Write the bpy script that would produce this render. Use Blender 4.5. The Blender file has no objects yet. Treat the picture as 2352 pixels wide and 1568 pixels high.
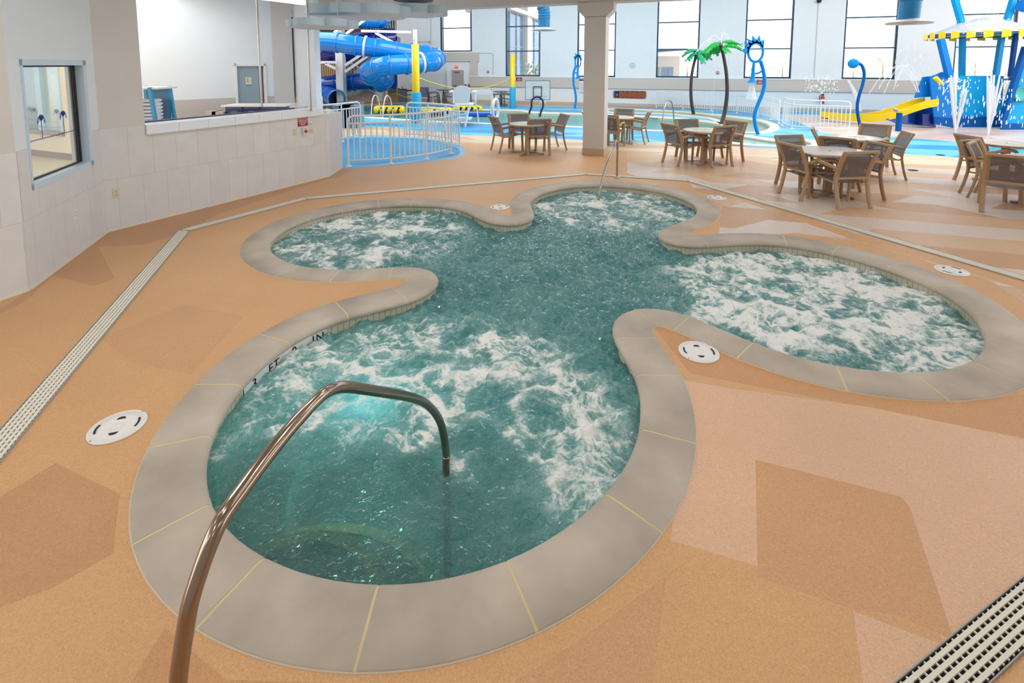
import bpy, bmesh, math, random
import numpy as np
from mathutils import Vector, Matrix, geometry
R = math.radians
random.seed(7)
# ------------------------------------------------------------------ camera, sky, light, exposure
F, H, PITCH, CX, CY = 1175.0, 2.15, R(5.72), 1176.0, 265.7      # focal length in pixels of the 2352 px frame, eye height, tilt, lens centre
S = bpy.context.scene
COL = S.collection
cd = bpy.data.cameras.new('camera'); cam = bpy.data.objects.new('camera', cd); COL.objects.link(cam)
cam.location = (0, 0, H); cam.rotation_euler = (math.pi/2-PITCH, 0, 0)
cd.sensor_width = 36; cd.lens = F/2352*36; cd.shift_y = -(784-CY)/2352; cd.clip_end = 400; cd.clip_start = .05
S.camera = cam
S.view_settings.view_transform = 'Standard'; S.view_settings.look = 'None'
S.view_settings.gamma = 1; S.view_settings.use_curve_mapping = False
S.view_settings.exposure = 0.0
w = bpy.data.worlds.new('sky'); S.world = w; w.use_nodes = True
bg = w.node_tree.nodes['Background']; bg.inputs[0].default_value = (.90, .96, 1, 1); bg.inputs[1].default_value = 3.4
S.cycles.use_denoising = True; S.cycles.use_adaptive_sampling = True; S.cycles.adaptive_threshold = .03
S.cycles.max_bounces = 6; S.cycles.diffuse_bounces = 3; S.cycles.glossy_bounces = 3; S.cycles.transmission_bounces = 4; S.cycles.transparent_max_bounces = 10
S.cycles.sample_clamp_indirect = 6
def area(name, loc, size, power, rot=(0,0,0), color=(1,1,1)):
    l = bpy.data.lights.new(name, 'AREA'); l.shape = 'RECTANGLE'; l.size, l.size_y = size; l.energy = power; l.color = color
    o = bpy.data.objects.new(name, l); COL.objects.link(o); o.location = loc; o.rotation_euler = rot
    return o
for i, (x, y, sx, sy, e) in enumerate([(-6.8, 9.8, 3, 3, 85), (-1, 19, 9, 6, 760), (10, 14, 8, 7, 680), (-11, 22, 6, 8, 700), (18, 12, 7, 8, 480)]):
    area('hall_fill_light', (x, y, 3.75 if y < 10 else 7.3), (sx, sy), e, color=(1, .985, .96))  # unseen area lights added as fill, no fixtures behind them
for x, y, e in ((-3, .6, 11), (0, .9, 11), (3.2, 1.2, 11), (-3.2, 3.6, 31), (-.4, 4.2, 21), (2.6, 4.4, 20), (6, 4.2, 20), (-1.6, 7.6, 29), (1.6, 7.9, 15), (5, 7.6, 15), (8.5, 7.0, 15), (-2.4, -1.6, 12), (0.5, -2.0, 12), (4.0, -1.2, 12), (-3.6, 1.9, 14), (1.2, 2.6, 14), (4.8, 2.2, 12)):
  for k in (-1, 1):
    area('glint_fill_strip', (x+k*.75, y+k*.45, 3.75), (.9, .07), e*.5, (0, 0, R(-20)), (1, .985, .96))  # added strips for fill, kept small and many for glints on the water
# ------------------------------------------------------------------ surveying helpers: picture ray -> place in the hall
def ray(px, py):
    a = (px-CX)/F; b = -(py-CY)/F
    return (a, math.cos(PITCH)+b*math.sin(PITCH), -math.sin(PITCH)+b*math.cos(PITCH))
def G(px, py, z=0.0):
    r = ray(px, py); t = (z-H)/r[2]; return Vector((r[0]*t, r[1]*t, z))
def DY(px, py, Y):
    r = ray(px, py); t = Y/r[1]; return Vector((r[0]*t, Y, H+r[2]*t))
def PLN(px, py, A, B):
    r = ray(px, py); nx, ny = B[1]-A[1], A[0]-B[0]
    t = (A[0]*nx+A[1]*ny)/(r[0]*nx+r[1]*ny); L = math.hypot(B[0]-A[0], B[1]-A[1])
    X, Y = r[0]*t, r[1]*t
    return ((X-A[0])*(B[0]-A[0])+(Y-A[1])*(B[1]-A[1]))/L, H+r[2]*t
def along(A, B, s, n=0.0, z=0.0):        # point s metres along A->B, n metres out of its right-hand side (towards the camera)
    L = math.hypot(B[0]-A[0], B[1]-A[1]); ux, uy = (B[0]-A[0])/L, (B[1]-A[1])/L
    return Vector((A[0]+ux*s+uy*n, A[1]+uy*s-ux*n, z))
# ------------------------------------------------------------------ materials
def lin(c):
    c = c/255.0; return c/12.92 if c <= .04045 else ((c+.055)/1.055)**2.4
def rgb(*c): return (lin(c[0]), lin(c[1]), lin(c[2]), 1)
MATS = {}
def mat(name, col, rough=.5, metal=0, spec=.5, noise=0, nscale=8, bump=0, bscale=60, alpha=1, coat=0, emit=None, trans=0):
    if name in MATS: return MATS[name]
    m = bpy.data.materials.new(name); m.use_nodes = True; nt = m.node_tree; b = nt.nodes['Principled BSDF']
    b.inputs['Base Color'].default_value = rgb(*col); b.inputs['Roughness'].default_value = rough
    b.inputs['Metallic'].default_value = metal; b.inputs['Specular IOR Level'].default_value = spec
    b.inputs['Alpha'].default_value = alpha; b.inputs['Coat Weight'].default_value = coat; b.inputs['Coat Roughness'].default_value = .1
    b.inputs['Transmission Weight'].default_value = trans
    if emit: b.inputs['Emission Color'].default_value = rgb(*emit[0]); b.inputs['Emission Strength'].default_value = emit[1]
    tc = nt.nodes.new('ShaderNodeTexCoord')
    if noise:
        n = nt.nodes.new('ShaderNodeTexNoise'); n.inputs['Scale'].default_value = nscale; n.inputs['Detail'].default_value = 5
        nt.links.new(tc.outputs['Object'], n.inputs['Vector'])
        mr = nt.nodes.new('ShaderNodeMapRange'); mr.inputs['From Min'].default_value = .3; mr.inputs['From Max'].default_value = .7
        mr.inputs['To Min'].default_value = 1-noise; mr.inputs['To Max'].default_value = 1+noise
        nt.links.new(n.outputs['Fac'], mr.inputs['Value'])
        mx = nt.nodes.new('ShaderNodeVectorMath'); mx.operation = 'SCALE'; mx.inputs[0].default_value = rgb(*col)[:3]
        nt.links.new(mr.outputs[0], mx.inputs['Scale']); nt.links.new(mx.outputs[0], b.inputs['Base Color'])
    if bump:
        n2 = nt.nodes.new('ShaderNodeTexNoise'); n2.inputs['Scale'].default_value = bscale; n2.inputs['Detail'].default_value = 3
        nt.links.new(tc.outputs['Object'], n2.inputs['Vector'])
        bp = nt.nodes.new('ShaderNodeBump'); bp.inputs['Strength'].default_value = bump; bp.inputs['Distance'].default_value = .004
        nt.links.new(n2.outputs['Fac'], bp.inputs['Height']); nt.links.new(bp.outputs[0], b.inputs['Normal'])
    MATS[name] = m; return m
def floor_mat(name, c1, c2, brick=None, rough=.38, c3=None):
    """pebbled rubber deck tile; brick = (length, width, angle, shear) of the random colour facets"""
    m = mat(name, c1, rough); nt = m.node_tree; b = nt.nodes['Principled BSDF']; L = nt.links
    geo = nt.nodes.new('ShaderNodeNewGeometry')
    v = nt.nodes.new('ShaderNodeTexVoronoi'); v.inputs['Scale'].default_value = 80; v.feature = 'F1'; v.inputs['Randomness'].default_value = 1
    nz = nt.nodes.new('ShaderNodeTexNoise'); nz.inputs['Scale'].default_value = 120; nz.inputs['Detail'].default_value = 2; nz.inputs['Distortion'].default_value = 1.5
    L.new(geo.outputs['Position'], v.inputs['Vector']); L.new(geo.outputs['Position'], nz.inputs['Vector'])
    ad = nt.nodes.new('ShaderNodeMath'); ad.operation = 'ADD'; L.new(v.outputs['Distance'], ad.inputs[0]); L.new(nz.outputs['Fac'], ad.inputs[1])
    bp = nt.nodes.new('ShaderNodeBump'); bp.inputs['Strength'].default_value = .8; bp.inputs['Distance'].default_value = .004
    L.new(ad.outputs[0], bp.inputs['Height']); L.new(bp.outputs[0], b.inputs['Normal'])
    big = nt.nodes.new('ShaderNodeTexNoise'); big.inputs['Scale'].default_value = 1.3; big.inputs['Detail'].default_value = 6
    L.new(geo.outputs['Position'], big.inputs['Vector'])
    mr = nt.nodes.new('ShaderNodeMapRange'); mr.inputs['From Min'].default_value = .3; mr.inputs['From Max'].default_value = .7
    mr.inputs['To Min'].default_value = .95; mr.inputs['To Max'].default_value = 1.05; L.new(big.outputs['Fac'], mr.inputs['Value'])
    sp = nt.nodes.new('ShaderNodeMapRange'); sp.inputs['From Min'].default_value = .25; sp.inputs['From Max'].default_value = .75
    sp.inputs['To Min'].default_value = .82; sp.inputs['To Max'].default_value = 1.14; L.new(nz.outputs['Fac'], sp.inputs['Value'])
    mu = nt.nodes.new('ShaderNodeMath'); mu.operation = 'MULTIPLY'; L.new(mr.outputs[0], mu.inputs[0]); L.new(sp.outputs[0], mu.inputs[1])
    sc = nt.nodes.new('ShaderNodeVectorMath'); sc.operation = 'SCALE'; L.new(mu.outputs[0], sc.inputs['Scale'])
    if brick:
        ln, wd, ang, shear = brick
        sep = nt.nodes.new('ShaderNodeMapping'); sep.inputs['Rotation'].default_value = (0, 0, ang); L.new(geo.outputs['Position'], sep.inputs['Vector'])
        xyz = nt.nodes.new('ShaderNodeSeparateXYZ'); L.new(sep.outputs[0], xyz.inputs[0])
        tri = nt.nodes.new('ShaderNodeMath'); tri.operation = 'PINGPONG'; tri.inputs[1].default_value = wd*1.0; L.new(xyz.outputs[1], tri.inputs[0])
        ml = nt.nodes.new('ShaderNodeMath'); ml.operation = 'MULTIPLY_ADD'; ml.inputs[1].default_value = shear; L.new(tri.outputs[0], ml.inputs[0]); L.new(xyz.outputs[0], ml.inputs[2])
        cb = nt.nodes.new('ShaderNodeCombineXYZ'); L.new(ml.outputs[0], cb.inputs[0]); L.new(xyz.outputs[1], cb.inputs[1])
        br = nt.nodes.new('ShaderNodeTexBrick'); br.inputs['Scale'].default_value = 1; br.inputs['Brick Width'].default_value = ln; br.inputs['Row Height'].default_value = wd
        br.inputs['Mortar Size'].default_value = 0; br.inputs['Color1'].default_value = (0, 0, 0, 1); br.inputs['Color2'].default_value = (1, 1, 1, 1)
        L.new(cb.outputs[0], br.inputs['Vector'])
        rp = nt.nodes.new('ShaderNodeValToRGB'); rp.color_ramp.interpolation = 'CONSTANT'
        cols = [c1, c2] + ([c3] if c3 else [])
        e = rp.color_ramp.elements; e[0].color = rgb(*cols[0]); e[0].position = 0; e[1].color = rgb(*cols[1]); e[1].position = .36 if c3 else .55
        if c3: x = e.new(.68); x.color = rgb(*c3)
        L.new(br.outputs['Color'], rp.inputs['Fac']); L.new(rp.outputs[0], sc.inputs[0])
    else:
        sc.inputs[0].default_value = rgb(*c1)[:3]
    L.new(sc.outputs[0], b.inputs['Base Color'])
    return m
def tile_mat(name, c, grout, tw, th, mortar=.004, use_uv=True, var=.03, rough=.45, offset=.5):
    m = mat(name, c, rough); nt = m.node_tree; b = nt.nodes['Principled BSDF']; L = nt.links
    tc = nt.nodes.new('ShaderNodeTexCoord'); br = nt.nodes.new('ShaderNodeTexBrick')
    br.inputs['Scale'].default_value = 1; br.inputs['Brick Width'].default_value = tw; br.inputs['Row Height'].default_value = th
    br.inputs['Mortar Size'].default_value = mortar; br.inputs['Mortar Smooth'].default_value = .1; br.offset = offset
    c1 = rgb(*c); br.inputs['Color1'].default_value = tuple(x*(1-var) for x in c1[:3])+(1,); br.inputs['Color2'].default_value = tuple(min(1, x*(1+var)) for x in c1[:3])+(1,)
    br.inputs['Mortar'].default_value = rgb(*grout); L.new(tc.outputs['UV'], br.inputs['Vector'])
    n = nt.nodes.new('ShaderNodeTexNoise'); n.inputs['Scale'].default_value = 5; n.inputs['Detail'].default_value = 8; L.new(tc.outputs['UV'], n.inputs['Vector'])
    mr = nt.nodes.new('ShaderNodeMapRange'); mr.inputs['From Min'].default_value = .3; mr.inputs['From Max'].default_value = .7; mr.inputs['To Min'].default_value = .96; mr.inputs['To Max'].default_value = 1.03
    L.new(n.outputs['Fac'], mr.inputs['Value']); sc = nt.nodes.new('ShaderNodeVectorMath'); sc.operation = 'SCALE'
    L.new(br.outputs['Color'], sc.inputs[0]); L.new(mr.outputs[0], sc.inputs['Scale']); L.new(sc.outputs[0], b.inputs['Base Color'])
    return m
M_WHITE = mat('painted_wall_white', (224, 231, 236), .6, noise=.012, nscale=3, bump=.25, bscale=180)
M_BEIGE = mat('wall_beige_and_shade', (209, 206, 202), .6, noise=.02, nscale=3, bump=.25, bscale=180)  # beige partly stands for weaker light on the same wall paint
M_BAND = mat('beige_band', (199, 192, 184), .6)
M_TILE = tile_mat('wainscot_tile', (217, 216, 216), (186, 182, 178), .305, .67, .002)
M_TILE2 = mat('wainscot_tile_plain', (190, 185, 182), .5)
M_COPING = mat('coping_stone', (182, 170, 156), .6, noise=.2, nscale=2.4, bump=.25, bscale=260)
M_GROUT = mat('grout_cream', (214, 199, 150), .7)
M_CREAM = mat('cream_plastic', (224, 219, 204), .5)
M_WPL = mat('white_plastic', (226, 226, 226), .35)
M_WMET = mat('white_powder_coat', (232, 232, 234), .35)
M_STEEL = mat('stainless_steel', (158, 144, 130), .17, 1)
M_STEELB = mat('brushed_steel', (170, 165, 160), .3, 1)
M_BLACK = mat('black', (20, 20, 22), .5)
M_DARK = mat('dark_void', (12, 12, 12), .9)
M_TANF = mat('tan_aluminium', (176, 144, 108), .45)
M_GREYF = mat('grey_aluminium', (104, 106, 112), .45)
M_TABLE = mat('table_laminate', (206, 198, 188), .28)
M_NAVY = mat('navy_laminate', (18, 28, 78), .35)
M_FRAME = mat('window_frame_metal', (20, 62, 84), .4)
M_BLUE = mat('slide_blue', (0, 134, 224), .15, coat=.4)
M_BLUE2 = mat('slide_navy', (12, 22, 120), .15, coat=.5)
M_BLUE3 = mat('slide_mid_blue', (8, 84, 190), .15, coat=.5)
M_YEL = mat('yellow_plastic', (240, 208, 20), .35)
M_CYAN = mat('cyan_padding', (20, 160, 205), .5)
M_PBLUE = mat('play_blue', (0, 118, 205), .5, spec=.25)
M_PDARK = mat('play_dark_blue', (0, 84, 158), .5, spec=.15)
M_PCYAN = mat('play_cyan', (0, 158, 222), .5, spec=.25)
M_RED = mat('sign_red', (160, 20, 40), .5)
M_REDG = mat('bright_red', (205, 24, 32), .4)
M_TXT = mat('white_lettering', (240, 240, 240), .6)
M_IVORY = mat('ivory_plate', (214, 204, 168), .4)
M_FELT = mat('acoustic_felt', (178, 200, 214), .9)
M_FELTB = mat('acoustic_board', (226, 236, 252), .9)
M_GREEN = mat('frond_green', (20, 165, 60), .3)
M_GREEN2 = mat('frond_teal_green', (30, 178, 120), .3)
M_TRUNK = mat('trunk_brown', (58, 44, 46), .4)
M_WOOD = mat('spine_board_wood', (142, 74, 40), .45, noise=.15, nscale=6)
M_SBL = mat('spray_blue', (0, 136, 214), .5, spec=.25)
M_SPRAY = mat('water_spray', (246, 250, 255), .6, alpha=.42)
M_SPRAY2 = mat('water_spray_thick', (242, 247, 253), .6, alpha=.68)
M_DUCT = mat('duct_blue', (10, 122, 178), .4)
M_BRASS = mat('brass', (176, 150, 70), .3, .7)
M_TOWEL = mat('towel_white', (232, 232, 236), .9, bump=.5, bscale=120)
M_RACK = mat('rack_blue', (36, 150, 196), .4)
M_DOOR = mat('door_grey_blue', (142, 162, 172), .45)
M_DOORT = mat('door_taupe', (170, 162, 156), .5)
# ------------------------------------------------------------------ mesh builder
class MB:
    def __init__(s): s.v = []; s.f = []; s.sm = []; s.uv = {}
    def add(s, vs, fs, smooth=False, uvs=None):
        k = len(s.v); s.v += [tuple(v) for v in vs]
        for i, f in enumerate(fs):
            if uvs: s.uv[len(s.f)] = uvs[i]
            s.f.append(tuple(k+j for j in f)); s.sm.append(smooth)
        return s
    def box(s, c, d, rz=0.0, rx=0.0, ry=0.0, taper=1.0):
        m = Matrix.Translation(Vector(c)) @ Matrix.Rotation(rz, 4, 'Z') @ Matrix.Rotation(ry, 4, 'Y') @ Matrix.Rotation(rx, 4, 'X')
        vs = [m @ Vector((x*d[0]/2*(taper if z > 0 else 1), y*d[1]/2*(taper if z > 0 else 1), z*d[2]/2)) for z in (-1, 1) for y in (-1, 1) for x in (-1, 1)]
        return s.add(vs, [(0, 2, 3, 1), (4, 5, 7, 6), (0, 1, 5, 4), (2, 6, 7, 3), (0, 4, 6, 2), (1, 3, 7, 5)])
    def wbox(s, A, B, s0, s1, n0, n1, z0, z1, uv=False):      # box along a wall line A->B
        p = [along(A, B, a, n, z) for z in (z0, z1) for n in (n0, n1) for a in (s0, s1)]
        fs = [(0, 2, 3, 1), (4, 5, 7, 6), (0, 1, 5, 4), (2, 6, 7, 3), (0, 4, 6, 2), (1, 3, 7, 5)]
        uvs = None
        if uv:
            L = [(a, z) for z in (z0, z1) for n in (n0, n1) for a in (s0, s1)]
            uvs = [[L[j] for j in f] for f in fs]
        return s.add(p, fs, False, uvs)
    def bar(s, a, b, wx, wy):                                   # rectangular bar from a to b
        a = Vector(a); b = Vector(b); d = (b-a); q = d.to_track_quat('Z', 'Y').to_matrix().to_4x4()
        m = Matrix.Translation(a) @ q; L = d.length
        vs = [m @ Vector((x*wx/2, y*wy/2, z)) for z in (0, L) for y in (-1, 1) for x in (-1, 1)]
        return s.add(vs, [(0, 2, 3, 1), (4, 5, 7, 6), (0, 1, 5, 4), (2, 6, 7, 3), (0, 4, 6, 2), (1, 3, 7, 5)])
    def tube(s, pts, r, n=10, closed=False, cap=True, flat=None):
        pts = [Vector(p) for p in pts]; N = len(pts); rs = r if isinstance(r, (list, tuple)) else [r]*N
        rings = []; up = None
        for i in range(N):
            a = pts[(i-1) % N] if (closed or i > 0) else pts[0]; b = pts[(i+1) % N] if (closed or i < N-1) else pts[-1]
            t = (b-a).normalized()
            if up is None:
                up = Vector((0, 0, 1)) if abs(t.z) < .9 else Vector((1, 0, 0))
            x = t.cross(up).normalized(); y = x.cross(t).normalized(); up = y
            fx, fy = flat if flat else (1, 1)
            rings.append([pts[i]+(x*math.cos(2*math.pi*k/n)*fx+y*math.sin(2*math.pi*k/n)*fy)*rs[i] for k in range(n)])
        vs = [p for rg in rings for p in rg]; fs = []
        for i in range(N if closed else N-1):
            j = (i+1) % N
            for k in range(n): fs.append((i*n+k, j*n+k, j*n+(k+1) % n, i*n+(k+1) % n))
        s.add(vs, fs, True)
        if cap and not closed:
            s.add(rings[0], [tuple(range(n-1, -1, -1))]); s.add(rings[-1], [tuple(range(n))])
        return s
    def cyl(s, c, r, z0, z1, n=24, r2=None):
        r2 = r if r2 is None else r2; c = Vector((c[0], c[1], 0))
        A = [c+Vector((math.cos(2*math.pi*k/n)*r, math.sin(2*math.pi*k/n)*r, z0)) for k in range(n)]
        B = [c+Vector((math.cos(2*math.pi*k/n)*r2, math.sin(2*math.pi*k/n)*r2, z1)) for k in range(n)]
        s.add(A+B, [(k, (k+1) % n, n+(k+1) % n, n+k) for k in range(n)], True)
        s.add(B, [tuple(range(n))]); s.add(A, [tuple(range(n-1, -1, -1))]); return s
    def prism(s, poly, z0, z1, smooth=False):                   # poly: list of (x,y), counter-clockwise
        n = len(poly); A = [Vector((p[0], p[1], z0)) for p in poly]; B = [Vector((p[0], p[1], z1)) for p in poly]
        s.add(A+B, [(k, (k+1) % n, n+(k+1) % n, n+k) for k in range(n)], smooth)
        s.add(B, [tuple(range(n))]); s.add(A, [tuple(range(n-1, -1, -1))]); return s
    def plate(s, poly3, off):                                   # thick plate: 3-D outline plus offset vector
        n = len(poly3); A = [Vector(p) for p in poly3]; B = [p+Vector(off) for p in A]
        s.add(A+B, [(k, (k+1) % n, n+(k+1) % n, n+k) for k in range(n)]); s.add(B, [tuple(range(n))]); s.add(A, [tuple(range(n-1, -1, -1))]); return s
    def lathe(s, c, prof, n=24, axis=None):                     # prof: list of (r, h)
        m = Matrix.Translation(Vector(c)) @ (Vector(axis).to_track_quat('Z', 'Y').to_matrix().to_4x4() if axis is not None else Matrix())
        vs = [m @ Vector((r*math.cos(2*math.pi*k/n), r*math.sin(2*math.pi*k/n), h)) for r, h in prof for k in range(n)]
        fs = [(i*n+k, i*n+(k+1) % n, (i+1)*n+(k+1) % n, (i+1)*n+k) for i in range(len(prof)-1) for k in range(n)]
        return s.add(vs, fs, True)
    def grid(s, P, smooth=True):                                # P: rows of points
        r, c = len(P), len(P[0]); vs = [p for row in P for p in row]
        return s.add(vs, [(i*c+j, i*c+j+1, (i+1)*c+j+1, (i+1)*c+j) for i in range(r-1) for j in range(c-1)], smooth)
    def build(s, name, m, parent=None, local=False):
        me = bpy.data.meshes.new(name); off = Vector((0, 0, 0))
        if parent is not None and not local:
            p = parent
            while p is not None: off += p.location; p = p.parent
        me.from_pydata([tuple(Vector(v)-off) for v in s.v], [], s.f); me.materials.append(m)
        me.polygons.foreach_set('use_smooth', s.sm)
        if s.uv:
            ul = me.uv_layers.new(name='UVMap')
            for fi, u in s.uv.items():
                for k, li in enumerate(me.polygons[fi].loop_indices): ul.data[li].uv = u[k]
        me.update(); o = bpy.data.objects.new(name, me); COL.objects.link(o)
        if parent is not None: o.parent = parent
        return o
def fixn(o):
    bm = bmesh.new(); bm.from_mesh(o.data); bmesh.ops.recalc_face_normals(bm, faces=bm.faces); bm.to_mesh(o.data); bm.free(); return o
def thing(name, label, cat, loc=(0, 0, 0), rz=0.0, group=None):
    o = bpy.data.objects.new(name, None); COL.objects.link(o); o.location = loc; o.rotation_euler = (0, 0, rz); o.empty_display_size = .1
    o['label'] = label; o['category'] = cat
    if group: o['group'] = group
    return o
def tag(o, label, cat, group=None, kind=None):
    o['label'] = label; o['category'] = cat
    if group: o['group'] = group
    if kind: o['kind'] = kind
    return o
def struct(o, label=None, cat=None):
    o['kind'] = 'structure'
    if label: o['label'] = label
    if cat: o['category'] = cat
    return o
def dup(root, loc, rz, label, group=None):
    r = root.copy(); COL.objects.link(r); r.location = loc; r.rotation_euler = (0, 0, rz); r['label'] = label
    if group: r['group'] = group
    for ch in list(root.children):
        c = ch.copy(); COL.objects.link(c); c.parent = r
        for g in list(ch.children):
            d = g.copy(); COL.objects.link(d); d.parent = c
    return r
def text(name, body, size, m, parent, M, extrude=.001, align='CENTER', space=1.0):
    cu = bpy.data.curves.new(name, 'FONT'); cu.body = body; cu.size = size; cu.align_x = align; cu.align_y = 'CENTER'; cu.extrude = extrude; cu.space_line = space
    t = bpy.data.objects.new(name, cu); COL.objects.link(t); bpy.context.view_layer.update()
    me = bpy.data.meshes.new_from_object(t.evaluated_get(bpy.context.evaluated_depsgraph_get())); bpy.data.objects.remove(t); bpy.data.curves.remove(cu)
    me.transform(M)
    if parent is not None:
        off = Vector((0, 0, 0)); p = parent
        while p is not None: off += p.location; p = p.parent
        me.transform(Matrix.Translation(-off))
    me.materials.clear(); me.materials.append(m)
    o = bpy.data.objects.new(name, me); COL.objects.link(o); o.parent = parent; return o
def wallM(P, A, B, n=0.0):                                      # matrix putting text upright on the wall line A->B at point P
    L = math.hypot(B[0]-A[0], B[1]-A[1]); u = Vector(((B[0]-A[0])/L, (B[1]-A[1])/L, 0)); z = Vector((0, 0, 1)); nn = u.cross(z)
    m = Matrix((( u.x, z.x, nn.x, P[0]+nn.x*n), (u.y, z.y, nn.y, P[1]+nn.y*n), (u.z, z.z, nn.z, P[2]), (0, 0, 0, 1)))
    return m
def spline(pts, per=8, closed=False):
    P = [Vector(p) for p in pts]; n = len(P); out = []
    for i in range(n if closed else n-1):
        p0 = P[(i-1) % n] if (closed or i > 0) else P[0]*2-P[1]; p1 = P[i]; p2 = P[(i+1) % n]; p3 = P[(i+2) % n] if (closed or i+2 < n) else P[-1]*2-P[-2]
        for k in range(per):
            t = k/per; out.append(.5*((2*p1)+(p2-p0)*t+(2*p0-5*p1+4*p2-p3)*t*t+(3*p1-p0-3*p2+p3)*t*t*t))
    if not closed: out.append(P[-1])
    return out
# ------------------------------------------------------------------ walls of the hall
W0 = Vector((-4.9, 3.6)); W1 = G(67, 667).to_2d(); W2 = G(247, 533).to_2d(); W3 = G(757, 405).to_2d(); W4 = G(787, 384).to_2d()
FA = Vector((0.0, 28.6)); FB = Vector((10.0, 25.0))                             # far wall line
def wt(px, py, A, B): return PLN(px, py, A, B)
def boxes(name, m, A, B, lst, uv=False, label=None):
    b = MB()
    for t in lst: b.wbox(A, B, *t, uv=uv)
    o = fixn(b.build(name, m)); return struct(o, label)
W0 = W1 + (G(0, 690).to_2d()-W1).normalized()*2.6
L01 = (W1-W0).length; L12 = (W2-W1).length; L23 = (W3-W2).length; L34 = (W4-W3).length
WZ = 1.34
boxes('wall_left', M_BEIGE, W0, W1, [(-.1, L01, -.2, 0, WZ, 4.2)])
boxes('wall_left_tile', M_TILE, W0, W1, [(-.1, L01, -.2, .006, 0, WZ)], uv=True)
# wall with the viewing window
wi = [wt(42, 123, W1, W2)[0], wt(213, 375, W1, W2)[0], .93, 2.2]
b = MB()
for t in [(0, wi[0], WZ, 4.2), (wi[1], L12, WZ, 4.2), (wi[0], wi[1], wi[3], 4.2)]: b.wbox(W1, W2, t[0], t[1], -.2, 0, t[2], t[3])
struct(fixn(b.build('wall_window_side', M_WHITE)))
b = MB()
for t in [(0, wi[0], 0, WZ), (wi[1], L12, 0, WZ), (wi[0], wi[1], 0, wi[2])]: b.wbox(W1, W2, t[0], t[1], -.2, .006, t[2], t[3], uv=True)
struct(fixn(b.build('wall_window_side_tile', M_TILE)))
sc = wt(333, 290, W2, W3)[0]
boxes('wall_pillar', M_BEIGE, W2, W3, [(-.05, sc, -.3, 0, WZ, 4.2)])
CT = 1.20
boxes('wall_counter_tile', M_TILE, W2, W3, [(-.02, sc, -.3, .006, 0, WZ), (sc, L23+.02, -.2, .006, 0, CT)], uv=True)
boxes('wall_counter_end', M_TILE, W3, W4, [(0, L34, -.2, .006, 0, CT-.02)], uv=True)
for nm, A, B, L in (('baseboard_left', W0, W1, L01), ('baseboard_window', W1, W2, L12), ('baseboard_counter', W2, W3, L23), ('baseboard_end', W3, W4, L34)):
    boxes(nm, M_CREAM, A, B, [(0, L, 0, .014, 0, .022)])
# white counter board lying on the half wall
t = thing('counter_ledge', 'white laminate ledge board on top of the tiled half wall', 'counter', along(W2, W3, sc, 0, CT))
n = 7; ss = np.linspace(sc, L23-.18, n+1)
for k in range(n):
    b = MB(); b.wbox(W2, W3, ss[k]+.002, ss[k+1]-.002, -.28, .03, CT+.012, CT+.135); b.build('ledge_panel', mat('ledge_white', (232, 238, 244), .35), t)
b = MB(); b.wbox(W2, W3, sc, L23-.18, -.26, .045, CT+.0005, CT+.012); b.build('ledge_trim', M_CREAM, t)
t = thing('reception_worktop', 'thin navy worktop just behind the white ledge of the half wall', 'counter', along(W2, W3, sc, -.5, 0))
b = MB(); b.wbox(W2, W3, sc+.02, L23-.5, -.36, -.285, CT+.10, CT+.152); b.build('worktop', M_NAVY, t)
b = MB(); b.wbox(W2, W3, sc+.02, L23-.5, -.35, -.3, 0, CT+.10); b.build('base_panel', M_WPL, t)
# viewing window: frame, glass, decals, room behind
win = bpy.data.objects.new('window_1', None); COL.objects.link(win); win.location = along(W1, W2, wi[0], 0, wi[2]); struct(win, 'viewing window with pale blue metal frame and palm decals', 'window')
b = MB(); fr = .06
for t4 in [(wi[0], wi[1], wi[2], wi[2]+fr), (wi[0], wi[1], wi[3]-fr, wi[3]), (wi[0], wi[0]+.03, wi[2], wi[3]), (wi[1]-fr*1.3, wi[1], wi[2], wi[3])]:
    b.wbox(W1, W2, t4[0], t4[1], -.12, .012, t4[2], t4[3])
b.build('window_frame', mat('frame_pale_blue', (196, 216, 232), .35), win)
b = MB(); g0, g1, h0, h1 = wi[0]+.03, wi[1]-fr*1.3, wi[2]+fr, wi[3]-fr
for t4 in [(g0, g1, h0, h0+.016), (g0, g1, h1-.016, h1), (g0, g0+.012, h0, h1), (g1-.09, g1-.07, h0, h1), (g1-.035, g1, h0, h1)]: b.wbox(W1, W2, t4[0], t4[1], -.10, -.07, t4[2], t4[3])
b.build('gasket', M_BLACK, win)
b = MB(); b.wbox(W1, W2, g0, g1, -.09, -.082, h0, h1)
gm = mat('window_glass', (225, 238, 236), .02, trans=0, alpha=.22, spec=1.0)
b.build('pane', gm, win)
def palm_decal(b, A, B, s, z, hgt, n):
    b.wbox(A, B, s-.006, s+.006, n-.001, n, z, z+hgt)
    for k in range(9):
        a = R(-20+k*27.5); r = hgt*.42
        p0 = along(A, B, s, n, z+hgt); p1 = along(A, B, s+math.cos(a)*r*.7, n, z+hgt+math.sin(a)*r*.6+.015); p2 = along(A, B, s+math.cos(a)*r, n, z+hgt+math.sin(a)*r*.6-.02)
        b.bar(p0, p1, hgt*.045, .001); b.bar(p1, p2, hgt*.03, .001)
def wave_decal(b, A, B, s0, s1, z, n, pitch=.05, amp=.007):
    k = int((s1-s0)/pitch*2); pts = [along(A, B, s0+(s1-s0)*i/k, n, z+amp*(1 if i % 2 else -1)) for i in range(k+1)]
    b.tube(pts, .0035, 4)
MDEC = mat('decal_blue', (30, 62, 150), .5)
b = MB(); wave_decal(b, W1, W2, g0+.01, g1-.02, PLN(120, 317, W1, W2)[1], -.079)
s_ = [PLN(q[0], q[1], W1, W2) for q in ((120, 317), (168, 304))]
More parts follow.
